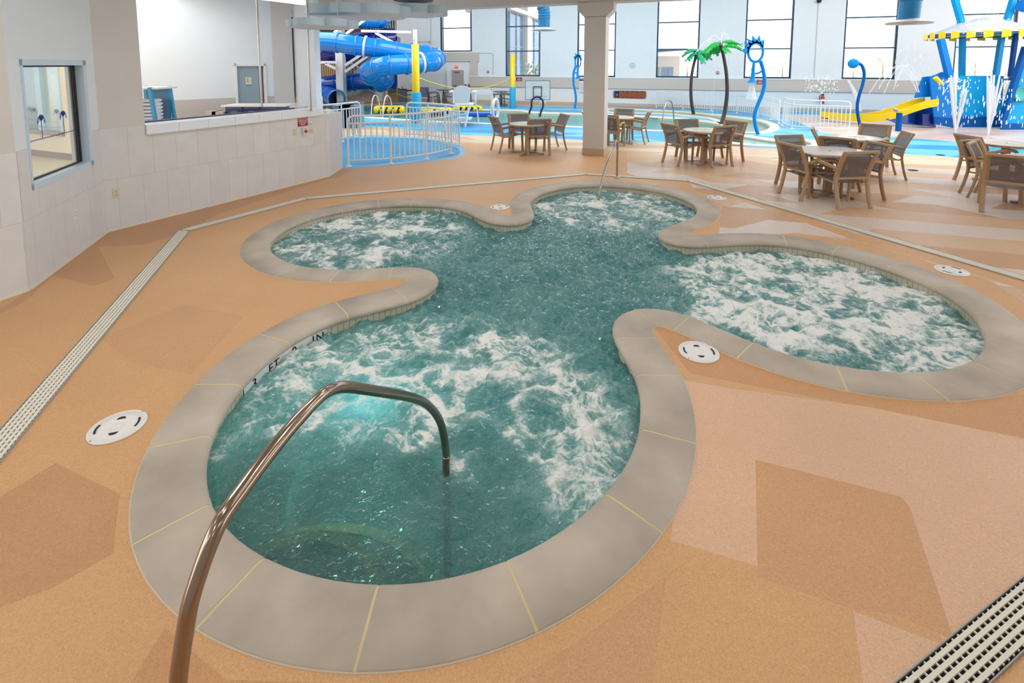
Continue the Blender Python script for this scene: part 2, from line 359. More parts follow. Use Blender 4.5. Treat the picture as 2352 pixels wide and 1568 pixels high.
for (s, z) in s_: palm_decal(b, W1, W2, s, z, .19, -.079)
b.build('palm_decal', MDEC, win)
# corridor seen through the window
CA, CB = G(70.5, 357).to_2d(), G(170, 369).to_2d(); RA = along(CA, CB, -2.5).to_2d(); RB = along(CA, CB, 3.4).to_2d()
M_CORR = mat('corridor_cream', (222, 208, 178), .7); RL = (RB-RA).length; zc = .62
q = [PLN(60, 300, RA, RB)[0], PLN(146, 300, RA, RB)[0], PLN(93, 300, RA, RB)[0], PLN(105, 300, RA, RB)[0]]
b = MB(); b.wbox(RA, RB, 0, RL, -.12, 0, 0, zc); b.wbox(RA, RB, 0, RL, -.12, 0, 2.5, 3.2); b.wbox(RA, RB, q[1], RL, -.12, 0, zc, 2.5)
struct(b.build('wall_corridor', M_CORR))
b = MB(); b.wbox(RA, RB, 0, RL, 0, .012, 0, .15); struct(b.build('baseboard_corridor', mat('brown_base', (118, 88, 80), .6)))
win2 = bpy.data.objects.new('window_2', None); COL.objects.link(win2); win2.location = along(RA, RB, q[0], 0, zc); struct(win2, 'inner corridor window seen through the viewing window', 'window')
b = MB(); b.wbox(RA, RB, 0, q[1]+.04, -.05, .06, zc-.08, zc+.02); b.build('window_sill', mat('sill_brown', (128, 114, 98), .5), win2)
b = MB(); b.wbox(RA, RB, q[1]-.03, q[1]+.03, -.10, .03, zc, 2.5); b.wbox(RA, RB, q[2], q[3], -.10, .03, zc, 2.5); b.build('window_frame', mat('inner_frame', (168, 206, 222), .4), win2)
b = MB(); b.wbox(RA, RB, 0, q[2], -.05, -.045, zc, 2.5); b.build('pane', mat('glass_painted_reflection', (92, 128, 138), .15, noise=.25, nscale=1.5, spec=.8), win2)  # opaque pane, its grey-blue reflection painted into the colour
b = MB(); b.wbox(RA, RB, q[3], q[1], -.05, -.045, zc, 2.5); b.build('pane', mat('glass_painted_bright', (168, 188, 184), .15, noise=.1, nscale=1.5, spec=.8), win2)  # lighter copy of the pane, brightness painted into the colour
z0_ = PLN(86, 289, RA, RB)[1]; b = MB(); wave_decal(b, RA, RB, q[0], q[1]-.06, z0_, .034, .10, .014)
for px_ in (58, 86, 137): palm_decal(b, RA, RB, PLN(px_, 289, RA, RB)[0], z0_, .33, .034)
b.build('palm_decal', MDEC, win2)
nrm = Vector(((W2-W1).y, -(W2-W1).x)).normalized()
P = [W1-(W2-W1)*.6-nrm*.2, W2+(W2-W1)*.25-nrm*.2, RB, RA]
b2 = MB(); b2.add([(p.x, p.y, .004) for p in P], [(0, 1, 2, 3)]); struct(b2.build('floor_corridor', mat('corridor_floor', (190, 178, 150), .4)))
mc = (RA+RB)/2*.72+(W1+W2)/2*.28; area('corridor_fill_light', (mc.x, mc.y, 3.0), (2.5, 2.5), 75, color=(1, .93, .8))  # unseen fill light added to brighten the corridor
# outlets and plates
def outlet(A, B, s, z, label, m=M_IVORY):
    o = thing('power_outlet', label, 'outlet', along(A, B, s, .006, z))
    b = MB(); b.wbox(A, B, s-.038, s+.038, .006, .014, z-.06, z+.06); b.build('cover_plate', m, o)
    b = MB(); b.wbox(A, B, s-.018, s+.018, .014, .018, z-.036, z+.036); b.build('socket', m, o)
    b = MB()
    for dz in (-.02, .02):
        for ds in (-.007, .007): b.wbox(A, B, s+ds-.0018, s+ds+.0018, .0182, .0188, z+dz-.006, z+dz+.006)
        b.wbox(A, B, s-.003, s+.003, .0182, .0188, z+dz-.015, z+dz-.010)
    b.build('slots', M_BLACK, o)
s, z = PLN(169, 491, W1, W2); outlet(W1, W2, s, z, 'white power outlet low on the tiled wall under the viewing window', M_WPL)
s, z = PLN(266, 443, W2, W3); outlet(W2, W3, s, z, 'ivory power outlet on the tiled wall right of the wall corner')
def plate(name, A, B, px, py, w_, h_, label, cat, m, extra=None):
    s, z = PLN(px, py, A, B); o = thing(name, label, cat, along(A, B, s, .006, z))
    b = MB(); b.wbox(A, B, s-w_/2, s+w_/2, .006, .012, z-h_/2, z+h_/2); b.build('plate', m, o)
    if extra: extra(o, s, z)
    return o
plate('blank_wall_plate', W2, W3, 677, 303, .08, .12, 'blank ivory wall plate left of the red emergency button', 'wall plate', M_IVORY)
def kn(o, s, z):
    b = MB(); b.lathe(along(W2, W3, s, .012, z), [(.0, .016), (.009, .016), (.011, 0)], 12, axis=(along((0, 0), W3-W2, 0, 1))); b.build('key_switch', M_STEELB, o)
plate('key_switch_plate', W2, W3, 713.5, 299, .08, .12, 'ivory wall plate with round key switch right of the emergency button', 'switch', M_IVORY, kn)
def eb(o, s, z):
    b = MB(); b.wbox(W2, W3, s-.045, s+.045, .006, .05, z-.065, z+.065); b.build('housing', M_WPL, o)
    c = along(W2, W3, s+.005, .05, z); b = MB(); b.lathe(c, [(.016, 0), (.016, .01), (.03, .012), (.03, .022), (.024, .028), (0, .03)], 20, axis=(along((0, 0), W3-W2, 0, 1))); b.build('push_button', M_REDG, o)
    text('lettering', 'PUSH', .022, mat('lettering_blue', (60, 80, 140), .6), o, wallM(along(W2, W3, s, .0505, z+.046), W2, W3))
plate('emergency_button', W2, W3, 697, 301, .1, .14, 'white box with red emergency push button under the red sign', 'button', M_WPL, eb)
def sg(o, s, z): text('lettering', 'WHIRLPOOL\nEMERGENCY\nSHUTOFF\nONLY', .036, M_TXT, o, wallM(along(W2, W3, s, .0125, z), W2, W3), space=.95)
plate('emergency_sign', W2, W3, 694.5, 279.5, .22, .16, 'red sign with four lines of white lettering on the tiled half wall', 'sign', M_RED, sg)
def sg2(o, s, z): text('lettering', 'POOL\nLIGHTS', .02, M_TXT if False else mat('lettering_blue', (60, 80, 140), .6), o, wallM(along(W2, W3, s, .0125, z), W2, W3))
plate('small_notice', W2, W3, 713, 284.5, .085, .06, 'small white notice above the key switch plate', 'sign', M_WPL, sg2)
# office behind the counter
OA = (-9.9, 8.9); sA = PLN(374, 231.5, OA, (-6.0, 12.8)); OA = Vector(OA); OB = Vector((-6.0, 12.9)); OL = (OB-OA).length
d0 = PLN(540, 200, OA, OB)[0]; d1 = PLN(612, 200, OA, OB)[0]
oS = PLN(285, 200, OA, OB)[0]
b = MB(); b.wbox(OA, OB, oS, d0, -.15, 0, 1.36, 4.4); b.wbox(OA, OB, d0, d1, -.15, 0, 2.17, 4.4); b.wbox(OA, OB, d1, OL, -.15, 0, 1.36, 4.4); struct(b.build('wall_office', M_WHITE))
b = MB(); b.wbox(OA, OB, oS, d0, -.15, .006, 0, 1.36, uv=True); b.wbox(OA, OB, d1, OL, -.15, .006, 0, 1.36, uv=True); struct(b.build('wall_office_tile', M_TILE2))
door = bpy.data.objects.new('door_1', None); COL.objects.link(door); door.location = along(OA, OB, (d0+d1)/2, 0, 0); struct(door, 'grey blue restroom door with small sign', 'door')
b = MB(); b.wbox(OA, OB, d0, d0+.05, -.1, .03, 0, 2.17); b.wbox(OA, OB, d1-.05, d1, -.1, .03, 0, 2.17); b.wbox(OA, OB, d0, d1, -.1, .03, 2.11, 2.17); b.build('door_frame', M_WPL, door)
b = MB(); b.wbox(OA, OB, d0+.05, d1-.16, -.08, -.03, 0, 2.11); b.build('door_leaf', M_DOOR, door)
b = MB(); b.wbox(OA, OB, d1-.16, d1-.05, -.09, -.05, 0, 2.11); b.build('door_gap', mat('brown_gap', (88, 82, 80), .6), door)
s, z = PLN(572, 187, OA, OB); b = MB(); b.wbox(OA, OB, s-.07, s+.07, -.03, -.022, z-.10, z+.10); o = b.build('door_sign', M_IVORY, door)
b = MB(); b.wbox(OA, OB, s-.07, s+.07, -.03, -.02, z-.10, z-.075); b.build('sign_band', M_RACK, o)
b = MB(); b.wbox(OA, OB, s-.03, s-.015, -.022, -.019, z-.02, z+.045); b.lathe(along(OA, OB, s-.022, -.02, z+.06), [(0, .012), (.009, .008), (.012, 0), (.009, -.008), (0, -.012)], 8); b.build('pictogram', M_RACK, o)
OC = Vector((-5.66, 13.25)); boxes('wall_office_return', M_BEIGE, OB, OC, [(0, (OC-OB).length+.02, -.15, 0, 0, 4.4)])
c0 = DY(680, 217, 13.35).to_2d(); c1 = DY(726, 217, 13.3).to_2d()
boxes('wall_column_left', M_WHITE, c0, c1, [(0, (c1-c0).length, -.32, 0, 0, 4.4)]); b = MB(); b.wbox(c0, c1, -.0, (c1-c0).length+.02, -.32, .012, 0, 1.3); struct(b.build('wall_column_left_base', M_WHITE))
# main column with flared head and beam
K0 = G(1338, 355).to_2d(); K1 = G(1386, 358).to_2d(); KL = (K1-K0).length; KD = .46
zf = DY(1343, 40, K0.y).z; zb = DY(1325, 6, K0.y).z
b = MB(); b.wbox(K0, K1, 0, KL, -KD, 0, 0, zf+.02)
def kp(s, n, z): return along(K0, K1, s, n, z)
e = .17
for (z0, z1, e0, e1) in ((zf, zf+.17, 0, e), (zf+.17, zb+.03, e, e)):
    b.add([kp(-e0, 0, z0), kp(KL+e0, 0, z0), kp(KL+e0, -KD, z0), kp(-e0, -KD, z0), kp(-e1, 0, z1), kp(KL+e1, 0, z1), kp(KL+e1, -KD, z1), kp(-e1, -KD, z1)],
          [(0, 1, 5, 4), (1, 2, 6, 5), (2, 3, 7, 6), (3, 0, 4, 7), (4, 5, 6, 7), (3, 2, 1, 0)])
struct(b.build('wall_column_main', M_BEIGE), 'beige square column with flared head beside the far handrail')
b = MB(); b.wbox(K0, K1, -.008, KL+.008, -KD-.008, .008, 0, .16); struct(b.build('baseboard_column', mat('column_base_tan', (196, 170, 140), .6)))
b = MB(); b.wbox(K0, K1, -14, KL+14, -KD, 0, zb, zb+.75); struct(fixn(b.build('wall_beam', M_BEIGE)))
# unseen wall behind the camera, added to darken what the steel rail reflects
b = MB(); b.box((2, -3.2, 2), (22, .2, 4.4)); struct(b.build('wall_back_unseen', M_BEIGE))
# ceilings
b = MB(); b.wbox(K0, K1, -20, 24, 0, 16, zb+.55, zb+.7); struct(fixn(b.build('ceiling_low', M_WHITE)))
b = MB(); b.wbox(FA, FB, -26, 30, -7, 24, 7.8, 8); struct(fixn(b.build('ceiling', M_WHITE)))
# far wall
def fs(px, py=100): return PLN(px, py, FA, FB)
wl = [fs(1161)[0], fs(1504)[0], fs(1707)[0], fs(1938)[0]]
pit = (fs(1938)[0]-fs(1161)[0])/4; s0 = fs(1161)[0]; ww = 1.93*28.6/27.35
wins = [s0+pit*k for k in (-1, 0, 1, 2, 3, 4, 5, 6)]
ZS = fs(1750, 180)[1]; ZS1 = fs(1050, 118.5)[1]; ZM1 = fs(1550, 51)[1]; ZM2 = fs(1550, 114)[1]; ZT = ZM1+1.9
wend = fs(911)[0]
b = MB(); cur = wend
for k, s in enumerate(wins):
    b.wbox(FA, FB, cur, s, -.35, 0, 0, 7.8); zs = ZS1 if k == 0 else ZS
    b.wbox(FA, FB, s, s+ww, -.35, 0, 0, zs); b.wbox(FA, FB, s, s+ww, -.35, 0, ZT, 7.8); cur = s+ww
b.wbox(FA, FB, cur, 30, -.35, 0, 0, 7.8); struct(fixn(b.build('wall_far', M_WHITE)))
GLS = mat('clear_glass', (245, 250, 252), .02, alpha=.06, spec=.5)
for k, s in enumerate(wins):
    zs = ZS1 if k == 0 else ZS
    o = bpy.data.objects.new('window_%d' % (k+3), None); COL.objects.link(o); o.location = along(FA, FB, s, -.1, zs)
    struct(o, 'tall far wall window with dark blue metal frame', 'window')
    b = MB(); f_ = .075
    for t4 in [(s, s+f_, zs, ZT), (s+ww-f_, s+ww, zs, ZT), (s, s+ww, zs, zs+f_), (s, s+ww, ZT-f_, ZT)]: b.wbox(FA, FB, t4[0], t4[1], -.16, -.06, t4[2], t4[3])
    b.build('window_frame', M_FRAME, o)
    for zz in ([ZM1] if k == 0 else [ZM1, ZM2]):
        b = MB(); b.wbox(FA, FB, s+f_, s+ww-f_, -.15, -.07, zz-.03, zz+.03); b.build('mullion', M_FRAME, o)
    b = MB(); b.wbox(FA, FB, s+f_, s+ww-f_, -.112, -.108, zs+f_, ZT-f_); b.build('pane', GLS, o)
zb1, zb0 = fs(1600, 180)[1], fs(1600, 206)[1]; BS = fs(1080)[0]
b = MB(); b.wbox(FA, FB, BS, 30, 0, .09, zb0, zb1-.02); struct(b.build('trim_1', M_BAND))
b = MB(); b.wbox(FA, FB, BS, 30, 0, .11, zb1-.02, zb1+.02); struct(b.build('trim_2', M_WHITE))
zz0, zz1 = fs(1050, 141)[1], fs(1050, 121)[1]; e1 = fs(1100)[0]; e0 = fs(1081)[0]
b = MB(); b.wbox(FA, FB, fs(985)[0], e1, 0, .09, zz0, zz1); b.wbox(FA, FB, e0, fs(1097)[0], 0, .08, zb1, zz0); struct(fixn(b.build('trim_3', M_BAND)))
b = MB(); b.wbox(FA, FB, wend, 30, 0, .05, 0, .14); struct(b.build('baseboard_far', mat('base_grey', (186, 178, 172), .6)))
# recess behind the slide: side and back walls
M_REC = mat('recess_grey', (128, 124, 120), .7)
P0 = along(FA, FB, wend, -.35); P1 = along(FA, FB, wend, -6); P2 = along(FA, FB, -26, -6)
boxes('wall_recess_side', M_WHITE, P1, P0, [(0, 5.65, 0, .1, 0, 7.8)])
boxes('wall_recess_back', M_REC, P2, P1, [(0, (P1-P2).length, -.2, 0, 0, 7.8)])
boxes('wall_hall_left', M_WHITE, (-16.5, 14.5), P2, [(0, 40, -.2, 0, 0, 7.8)])
# EXIT door in the far wall
ds0, ds1 = fs(1037)[0], fs(1065)[0]; dz = fs(1050, 161)[1]
door = bpy.data.objects.new('door_2', None); COL.objects.link(door); door.location = along(FA, FB, ds0, 0, 0); struct(door, 'taupe exit door under the red exit sign', 'door')
b = MB(); b.wbox(FA, FB, ds0-.22, ds0, 0, .2, 0, dz+.04); b.wbox(FA, FB, ds1, ds1+.05, 0, .04, 0, dz+.04); b.build('door_frame', M_WHITE, door)
b = MB(); b.wbox(FA, FB, ds0, ds1, 0, .03, 0, dz); b.build('door_leaf', M_DOORT, door)
b = MB(); b.wbox(FA, FB, ds0+.2, ds1-.25, .03, .09, dz-.14, dz-.06); b.build('door_closer', M_STEELB, door)
b = MB(); b.wbox(FA, FB, ds0+.08, ds1-.08, .03, .06, dz*.5-.02, dz*.5+.02); b.build('push_bar', M_STEELB, door)
s, z = fs(1048, 153.5); o = thing('exit_sign', 'red lit exit sign above the taupe door in the far wall', 'sign', along(FA, FB, s, 0, z))
b = MB(); b.wbox(FA, FB, s-.11, s+.11, 0, .05, z-.075, z+.075); b.build('housing', mat('exit_red', (190, 16, 22), .5, emit=((220, 20, 26), .8)), o)
text('lettering', 'EXIT', .11, mat('exit_letter', (255, 190, 180), .5, emit=((255, 200, 190), .8)), o, wallM(along(FA, FB, s, .052, z), FA, FB))
# outside: ground, glazed neighbour building, low house, trees
b = MB(); b.add([(-60, 29.5, -.3), (80, 10, -.3), (80, 140, -.3), (-60, 140, -.3)], [(0, 1, 2, 3)]); struct(b.build('ground_outside', mat('pale_paving', (225, 225, 222), .9)))
GA = DY(1171, 150, 33).to_2d(); GB = DY(1262, 150, 38.5).to_2d()
t = thing('glass_building', 'blue glass facade building seen through the window behind the blue duct', 'building', along(GA, GB, 0, 0, 0)); GL = (GB-GA).length
b = MB(); gzt0 = DY(1171, 26, 33).z; gzt1 = DY(1240, 47, 37).z; sl = (gzt1-gzt0)/(GL*.75)
b.add([along(GA, GB, 0, 0, 0), along(GA, GB, GL, 0, 0), along(GA, GB, GL, 0, gzt0+sl*GL), along(GA, GB, 0, 0, gzt0), along(GA, GB, 0, -3, 0), along(GA, GB, GL, -3, 0), along(GA, GB, GL, -3, gzt0+sl*GL), along(GA, GB, 0, -3, gzt0)], [(0, 1, 2, 3), (4, 7, 6, 5), (3, 2, 6, 7), (0, 3, 7, 4), (1, 5, 6, 2)])
gmm = mat('facade_glass', (96, 150, 200), .08, noise=.5, nscale=.5, spec=1); b.build('glazing', gmm, t)
b = MB()
for k in range(8): b.wbox(GA, GB, GL*k/7-.03, GL*k/7+.03, 0, .06, 0, gzt0+sl*GL*k/7)
for zz in (.9, 2.1, 3.3, 4.4): b.wbox(GA, GB, 0, GL, 0, .05, zz-.02, zz+.02)
b.build('mullions', mat('facade_mullion', (170, 196, 214), .4), t)
b = MB(); b.plate([along(GA, GB, -.6, .4, gzt0+.3), along(GA, GB, GL, .4, gzt0+sl*GL+.1), along(GA, GB, GL, .4, gzt0+sl*GL-.12), along(GA, GB, -.6, .4, gzt0+.05)], (along((0, 0), GB-GA, 0, -3.4))); b.build('roof_edge', mat('roof_white', (240, 240, 240), .6), t)
t = thing('neighbour_house', 'pale house with blue doors seen through the window left of the palms', 'building', DY(1530, 176, 34))
a0 = DY(1503, 176, 34); b = MB(); hx = 2.6; b.box((a0.x+.2, 36.5, 1.2), (2.9, 5, 3.0)); b.build('house_body', M_WPL, t)
for px in (1509, 1527, 1541):
    c = DY(px, 158, 33.9); b = MB(); b.box((c.x, 33.95, 1.35), (.33, .06, 1.25)); b.build('door', mat('house_door', (120, 160, 205), .5), t)
b = MB(); b.box((a0.x+.1, 35.5, 3.1), (3.1, 6, .12)); b.build('roof', mat('house_roof', (150, 170, 190), .6), t)
s = wins[0]; t = thing('neighbour_annex', 'white neighbouring building with louvres seen through the small upper window', 'building', along(FA, FB, s, -6, 0))
b = MB(); b.wbox(FA, FB, s+1.5, s+3.4, -7, -6, 0, 6); b.build('wall_block', M_WPL, t)
b = MB()
for k in range(24): b.wbox(FA, FB, s+1.55, s+2.6, -6, -5.96, 3.2+k*.11, 3.235+k*.11)
b.build('louvres', mat('louvre_blue', (96, 150, 190), .5), t)
def leaf_cloud(c, r, n, seed, size=.12):
    rnd = random.Random(seed); b = MB()
    for _ in range(n):
        d = Vector((rnd.gauss(0, 1), rnd.gauss(0, 1), rnd.gauss(0, 1))).normalized()*(rnd.random()**.4); p = Vector(c)+Vector((d.x*r[0], d.y*r[1], d.z*r[2]))
        a = Vector((rnd.uniform(-1, 1), rnd.uniform(-1, 1), rnd.uniform(-1, 1))).normalized()*size; e_ = a.cross(Vector((rnd.uniform(-1, 1), rnd.uniform(-1, 1), 1))).normalized()*size*.6
        b.add([p-a, p+e_, p+a, p-e_], [(0, 1, 2, 3)])
    return b
for k, (px, py, Y, r) in enumerate([(1578, 160, 40, 1.5), (1667, 168, 42, 1.3), (1728, 165, 44, 1.4), (1797, 160, 45, 1.5), (1960, 165, 46, 1.3), (2028, 150, 40, 1.4), (2240, 150, 40, 1.9), (2310, 165, 42, 1.4), (1230, 165, 31.5, .9)]):
    c = DY(px, py, Y); t = thing('tree', ['thin pale tree outside the first full window right of the column', 'pale tree outside just left of the blue sun ring', 'pale bush outside behind the blue sun ring', 'tree outside at the right edge of the sun ring window', 'low tree outside behind the round blue spray head', 'taller tree outside right of the round blue spray head', 'tall tree outside seen through the play tower', 'small tree outside right of the tall one behind the play tower', 'green shrub outside in front of the glass building'][k], 'tree', (c.x, Y, 0), group='trees outside the far windows')
    leaf_cloud(c, (r, r, r*.9), 150, k, .12).build('foliage', mat('pale_leaves', (176, 200, 168), .8), t)
    b = MB(); b.tube([(c.x, Y, -.3), (c.x+.05, Y, c.z*.5), (c.x, Y, c.z+.2)], [.1, .08, .04], 6); b.build('trunk', mat('pale_bark', (150, 140, 128), .8), t)
# ------------------------------------------------------------------ spa outline, surveyed along the inner edge of its coping
INNER = [(866,1350),(760,1340),(680,1318),(599,1285),(503,1219),(464,1153),(457,1118),(458,1073),(467,1014),(476,999),(503,945),(545,883),(620,812),(665,778),(720,748),(805,716),(870,705),(945,688),(985,675),(1008,660),(1020,637),(1010,620),(985,610),(946,607),(908,610),(857,616),(786,619),(730,617),(679,610),(635,590),(616,576),(611,563),(615,556),(625,543),(643,529),(704,501),(781,482),(865,470),(946,467),(1018,470),(1069,480),(1105,502),(1133,511),(1166,515),(1194,515),(1221,506),(1234,496),(1227,485),(1216,471),(1215,463),(1227,448),(1263,435),(1315,426),(1376,423),(1442,426),(1506,435),(1561,449),(1597,466),(1607,480),(1600,493),(1575,506),(1547,515),(1520,522),(1503,531),(1497,539),(1514,550),(1542,560),(1575,563),(1625,561),(1700,554),(1800,555),(1920,578),(2040,612),(2150,655),(2235,712),(2268,760),(2275,778),(2265,810),(2238,833),(2180,850),(2105,856),(2010,852),(1915,840),(1800,812),(1728,787),(1650,750),(1595,725),(1540,705),(1490,697),(1450,700),(1410,716),(1393,740),(1395,760),(1408,777),(1440,815),(1465,845),(1474,866),(1480,920),(1478,990),(1455,1060),(1388,1145),(1300,1220),(1170,1293),(1050,1330),(950,1347)]
JOINT = [(464,1156),(476,999),(545,882),(665,780),(803,719),(942,690),(1020,635),(908,610),(784,619),(680,610),(613,580),(611,556),(643,529),(706,500),(782,482),(866,470),(946,467),(1020,470),(1070,482),(1133,511),(1194,515),(1232,490),(1216,465),(1263,436),(1315,426),(1376,423),(1442,426),(1506,436),(1558,450),(1606,478),(1575,506),(1514,550),(1625,562),(1800,556),(1917,579),(2040,612),(2150,655),(2237,714),(2275,778),(2238,833),(2106,856),(1914,841),(1727,789),(1593,726),(1450,700),(1408,777),(1474,866),(1478,990),(1388,1145),(1170,1293),(862,1350),(599,1288)]
def resample(pts, n):
    P = np.array([[p[0], p[1]] for p in pts]); P = np.vstack([P, P[:1]]); d = np.r_[0, np.cumsum(np.hypot(*np.diff(P, axis=0).T))]
    t = np.linspace(0, d[-1], n, endpoint=False); return np.c_[np.interp(t, d, P[:, 0]), np.interp(t, d, P[:, 1])]
def smooth(P, sig):
    k = int(sig*3)+1; w_ = np.exp(-.5*(np.arange(-k, k+1)/sig)**2); w_ /= w_.sum(); n = len(P)
    return sum(w_[j+k]*np.roll(P, -j, axis=0) for j in range(-k, k+1))
NP_ = 480
raw = [G(*q, .01) for q in INNER]
C = resample(spline([(p.x, p.y, 0) for p in raw], 6, True), NP_); C = smooth(C, 4.0); C = resample([(p[0], p[1]) for p in C], NP_)
C = C[::-1].copy()
def normals(C):
    T = np.roll(C, -1, axis=0)-np.roll(C, 1, axis=0); T /= np.linalg.norm(T, axis=1)[:, None]; return np.c_[T[:, 1], -T[:, 0]]
NRM = smooth(normals(C), 1.5); NRM /= np.linalg.norm(NRM, axis=1)[:, None]
def offs(i, o, z): i = i % NP_; return (C[i, 0]+NRM[i, 0]*o, C[i, 1]+NRM[i, 1]*o, z)
CUM = np.r_[0, np.cumsum(np.hypot(*(np.roll(C, -1, axis=0)-C).T))]; STEP = CUM[-1]/NP_
def near_i(p): return int(np.argmin((C[:, 0]-p[0])**2+(C[:, 1]-p[1])**2))
CWD = .312
PROF = [(CWD, .002), (CWD-.004, .012), (.06, .013), (.03, .012), (.010, .006), (-.004, -.006), (-.010, -.020), (-.008, -.036), (.004, -.048), (.03, -.052)]
def pt_at(a, o, z):                                             # fractional index along the curve
    i = int(math.floor(a)); f_ = a-i; p = offs(i, o, z); q = offs(i+1, o, z); return tuple(p[k]*(1-f_)+q[k]*f_ for k in range(3))
spa = thing('hot_tub', 'clover shaped whirlpool basin with grey stone rim in the foreground deck', 'hot tub', (.5, 5.5, 0))
js = sorted(set(near_i(G(*q, .01)) for q in JOINT)); g2 = .0055/STEP
for k, a in enumerate(js):
    bnd = js[(k+1) % len(js)]; bnd = bnd if bnd > a else bnd+NP_
    n = max(3, int((bnd-a)/1.5)); aa = np.linspace(a+g2, bnd-g2, n+1)
    b = MB(); b.grid([[pt_at(x, o, z) for (o, z) in PROF] for x in aa])
    for x, rev in ((aa[0], False), (aa[-1], True)):
        r_ = [pt_at(x, o, z) for (o, z) in PROF]; b.add(r_, [tuple(range(len(r_)))[::-1 if rev else 1]])
    b.build('coping_stone', M_COPING, spa)
for a in js:
    b = MB(); aa = [a-g2*1.3, a+g2*1.3]; b.grid([[pt_at(x, o+(.0 if o > .03 else .0015), z-.0012) for (o, z) in PROF] for x in aa])
    b.build('grout_joint', M_GROUT, spa)
b = MB(); b.grid([[offs(i, o, z) for (o, z) in ((CWD-.004, .0035), (CWD+.003, .0035), (CWD+.004, 0))] for i in range(NP_+1)]); b.build('edge_caulk', mat('caulk', (206, 192, 170), .7), spa)
# basin wall with tile grid, bench and floor
b = MB(); zs_ = [-.045, -.2, -1.0]; v0 = []
for i in range(NP_):
    for j in range(2):
        u0, u1 = i*STEP, (i+1)*STEP
        b.add([offs(i, .022, zs_[j]), offs(i+1, .022, zs_[j]), offs(i+1, .022, zs_[j+1]), offs(i, .022, zs_[j+1])], [(0, 1, 2, 3)], True, [[(u0, zs_[j]+.05), (u1, zs_[j]+.05), (u1, zs_[j+1]+.05), (u0, zs_[j+1]+.05)]])
b.build('tile_wall', tile_mat('pool_tile', (206, 200, 178), (150, 146, 128), .052, .104, .003, offset=0, rough=.3), spa)
M_PLAS = mat('basin_plaster', (120, 158, 150), .6, noise=.04)
b = MB(); b.grid([[offs(i, o, z) for (o, z) in ((.03, -.55), (-.38, -.55), (-.40, -.58), (-.40, -1.0))] for i in range(NP_+1)], False); b.build('bench', M_PLAS, spa)
b = MB(); b.add([(-3.3, 1.6, -1.0), (4.6, 1.6, -1.0), (4.6, 9.3, -1.0), (-3.3, 9.3, -1.0)], [(0, 1, 2, 3)]); b.build('basin_floor', M_PLAS, spa)
sc_ = G(640, 1420, -.3)
for r_, z_ in ((.46, -.33), (.78, -.6)):
    b = MB(); b.cyl((sc_.x, sc_.y), r_, -1.0, z_, 40); o = b.build('entry_step', mat('step_plaster', (92, 118, 110), .6), spa)
    b = MB(); b.lathe((sc_.x, sc_.y, z_), [(r_-.06, .001), (r_-.06, .003), (r_+.003, .003), (r_+.003, -.02)], 60); b.sm = [False]*len(b.f); b.build('step_nosing', mat('nosing_cream', (214, 184, 126), .6), o)
# depth marking on the wall
M_MARK = mat('marker_white', (230, 230, 230), .4)
def marker(p0, p1, chars, size):
    i0, i1 = near_i(G(*p0, .01)), near_i(G(*p1, .01)); i0, i1 = min(i0, i1), max(i0, i1)
    b = MB(); b.grid([[offs(i, .016, z) for z in (-.05, -.165)] for i in range(i0, i1+1)]); b.build('depth_marker_tile', M_MARK, spa)
    for k, ch in enumerate(chars):
        if ch == ' ': continue
        a = i1-(k+.7)/(len(chars)+.4)*(i1-i0); i = int(a); p = offs(i, .013, -.105); q = offs(i-1, .013, 0)
        d = Vector((q[0]-p[0], q[1]-p[1], 0)).normalized(); z = Vector((0, 0, 1)); nn = d.cross(z)
        if nn.dot(Vector((NRM[i % NP_, 0], NRM[i % NP_, 1], 0))) > 0: d = -d; nn = d.cross(z)
        m = Matrix(((d.x, z.x, nn.x, p[0]), (d.y, z.y, nn.y, p[1]), (0, 1, 0, p[2]), (0, 0, 0, 1)))
        text('depth_marker_character', ch, size, M_BLACK, spa, m)
marker((556, 868), (745, 738), '3 FT 0 IN', .1)
marker((1000, 468), (1062, 478), '0 IN', .085)
# ------------------------------------------------------------------ deck floor: one surface cut around the spa and the pools
def px_poly(L): return [G(*q).to_2d() for q in L]
POOL1 = [(770,262),(830,267),(900,272),(960,276),(1057,281),(1155,284),(1260,288),(1335,291),(1450,297),(1560,301),(1640,302),(1668,293),(1650,284),(1600,277),(1548,272),(1500,269),(1450,266),(1410,264),(1340,262),(1270,260),(1210,258),(1195,254),(1130,252),(1060,251),(1000,248),(950,246),(900,243),(830,240),(770,240)]
POOL2 = [(1404,250),(1460,251),(1540,255),(1600,260),(1650,265),(1700,271),(1745,278),(1768,288),(1762,298),(1738,304),(1700,303),(1684,294),(1668,283),(1640,272),(1590,266),(1530,261),(1470,259),(1404,258)]
POOL3 = [(1690,312),(1745,319),(1790,325),(1850,323),(1862,334),(1780,334),(1700,330),(1650,322)]
def curve(L, n=90, sg=1.2):
    W_ = [G(*q) for q in L]; c = smooth(resample(spline(W_, 5, True), n), sg)
    a = sum(c[i-1, 0]*c[i, 1]-c[i, 0]*c[i-1, 1] for i in range(len(c)))
    return c if a > 0 else c[::-1].copy()
CP = [curve(POOL1, 160), curve(POOL2, 120), curve(POOL3, 60)]
hole = [Vector(offs(i, .2, 0)[:2]) for i in range(0, NP_, 2)]
BLUE = [(880,240),(930,237),(1100,240),(1400,245),(1600,249),(2000,256),(2600,262),(2600,392),(2352,374),(2230,372),(2100,357),(2000,352),(1850,345),(1740,345),(1640,338),(1560,326),(1490,331),(1410,333),(1340,322),(1270,320),(1160,317),(1060,310),(960,300),(880,296),(735,292),(735,262),(800,262),(880,250)]
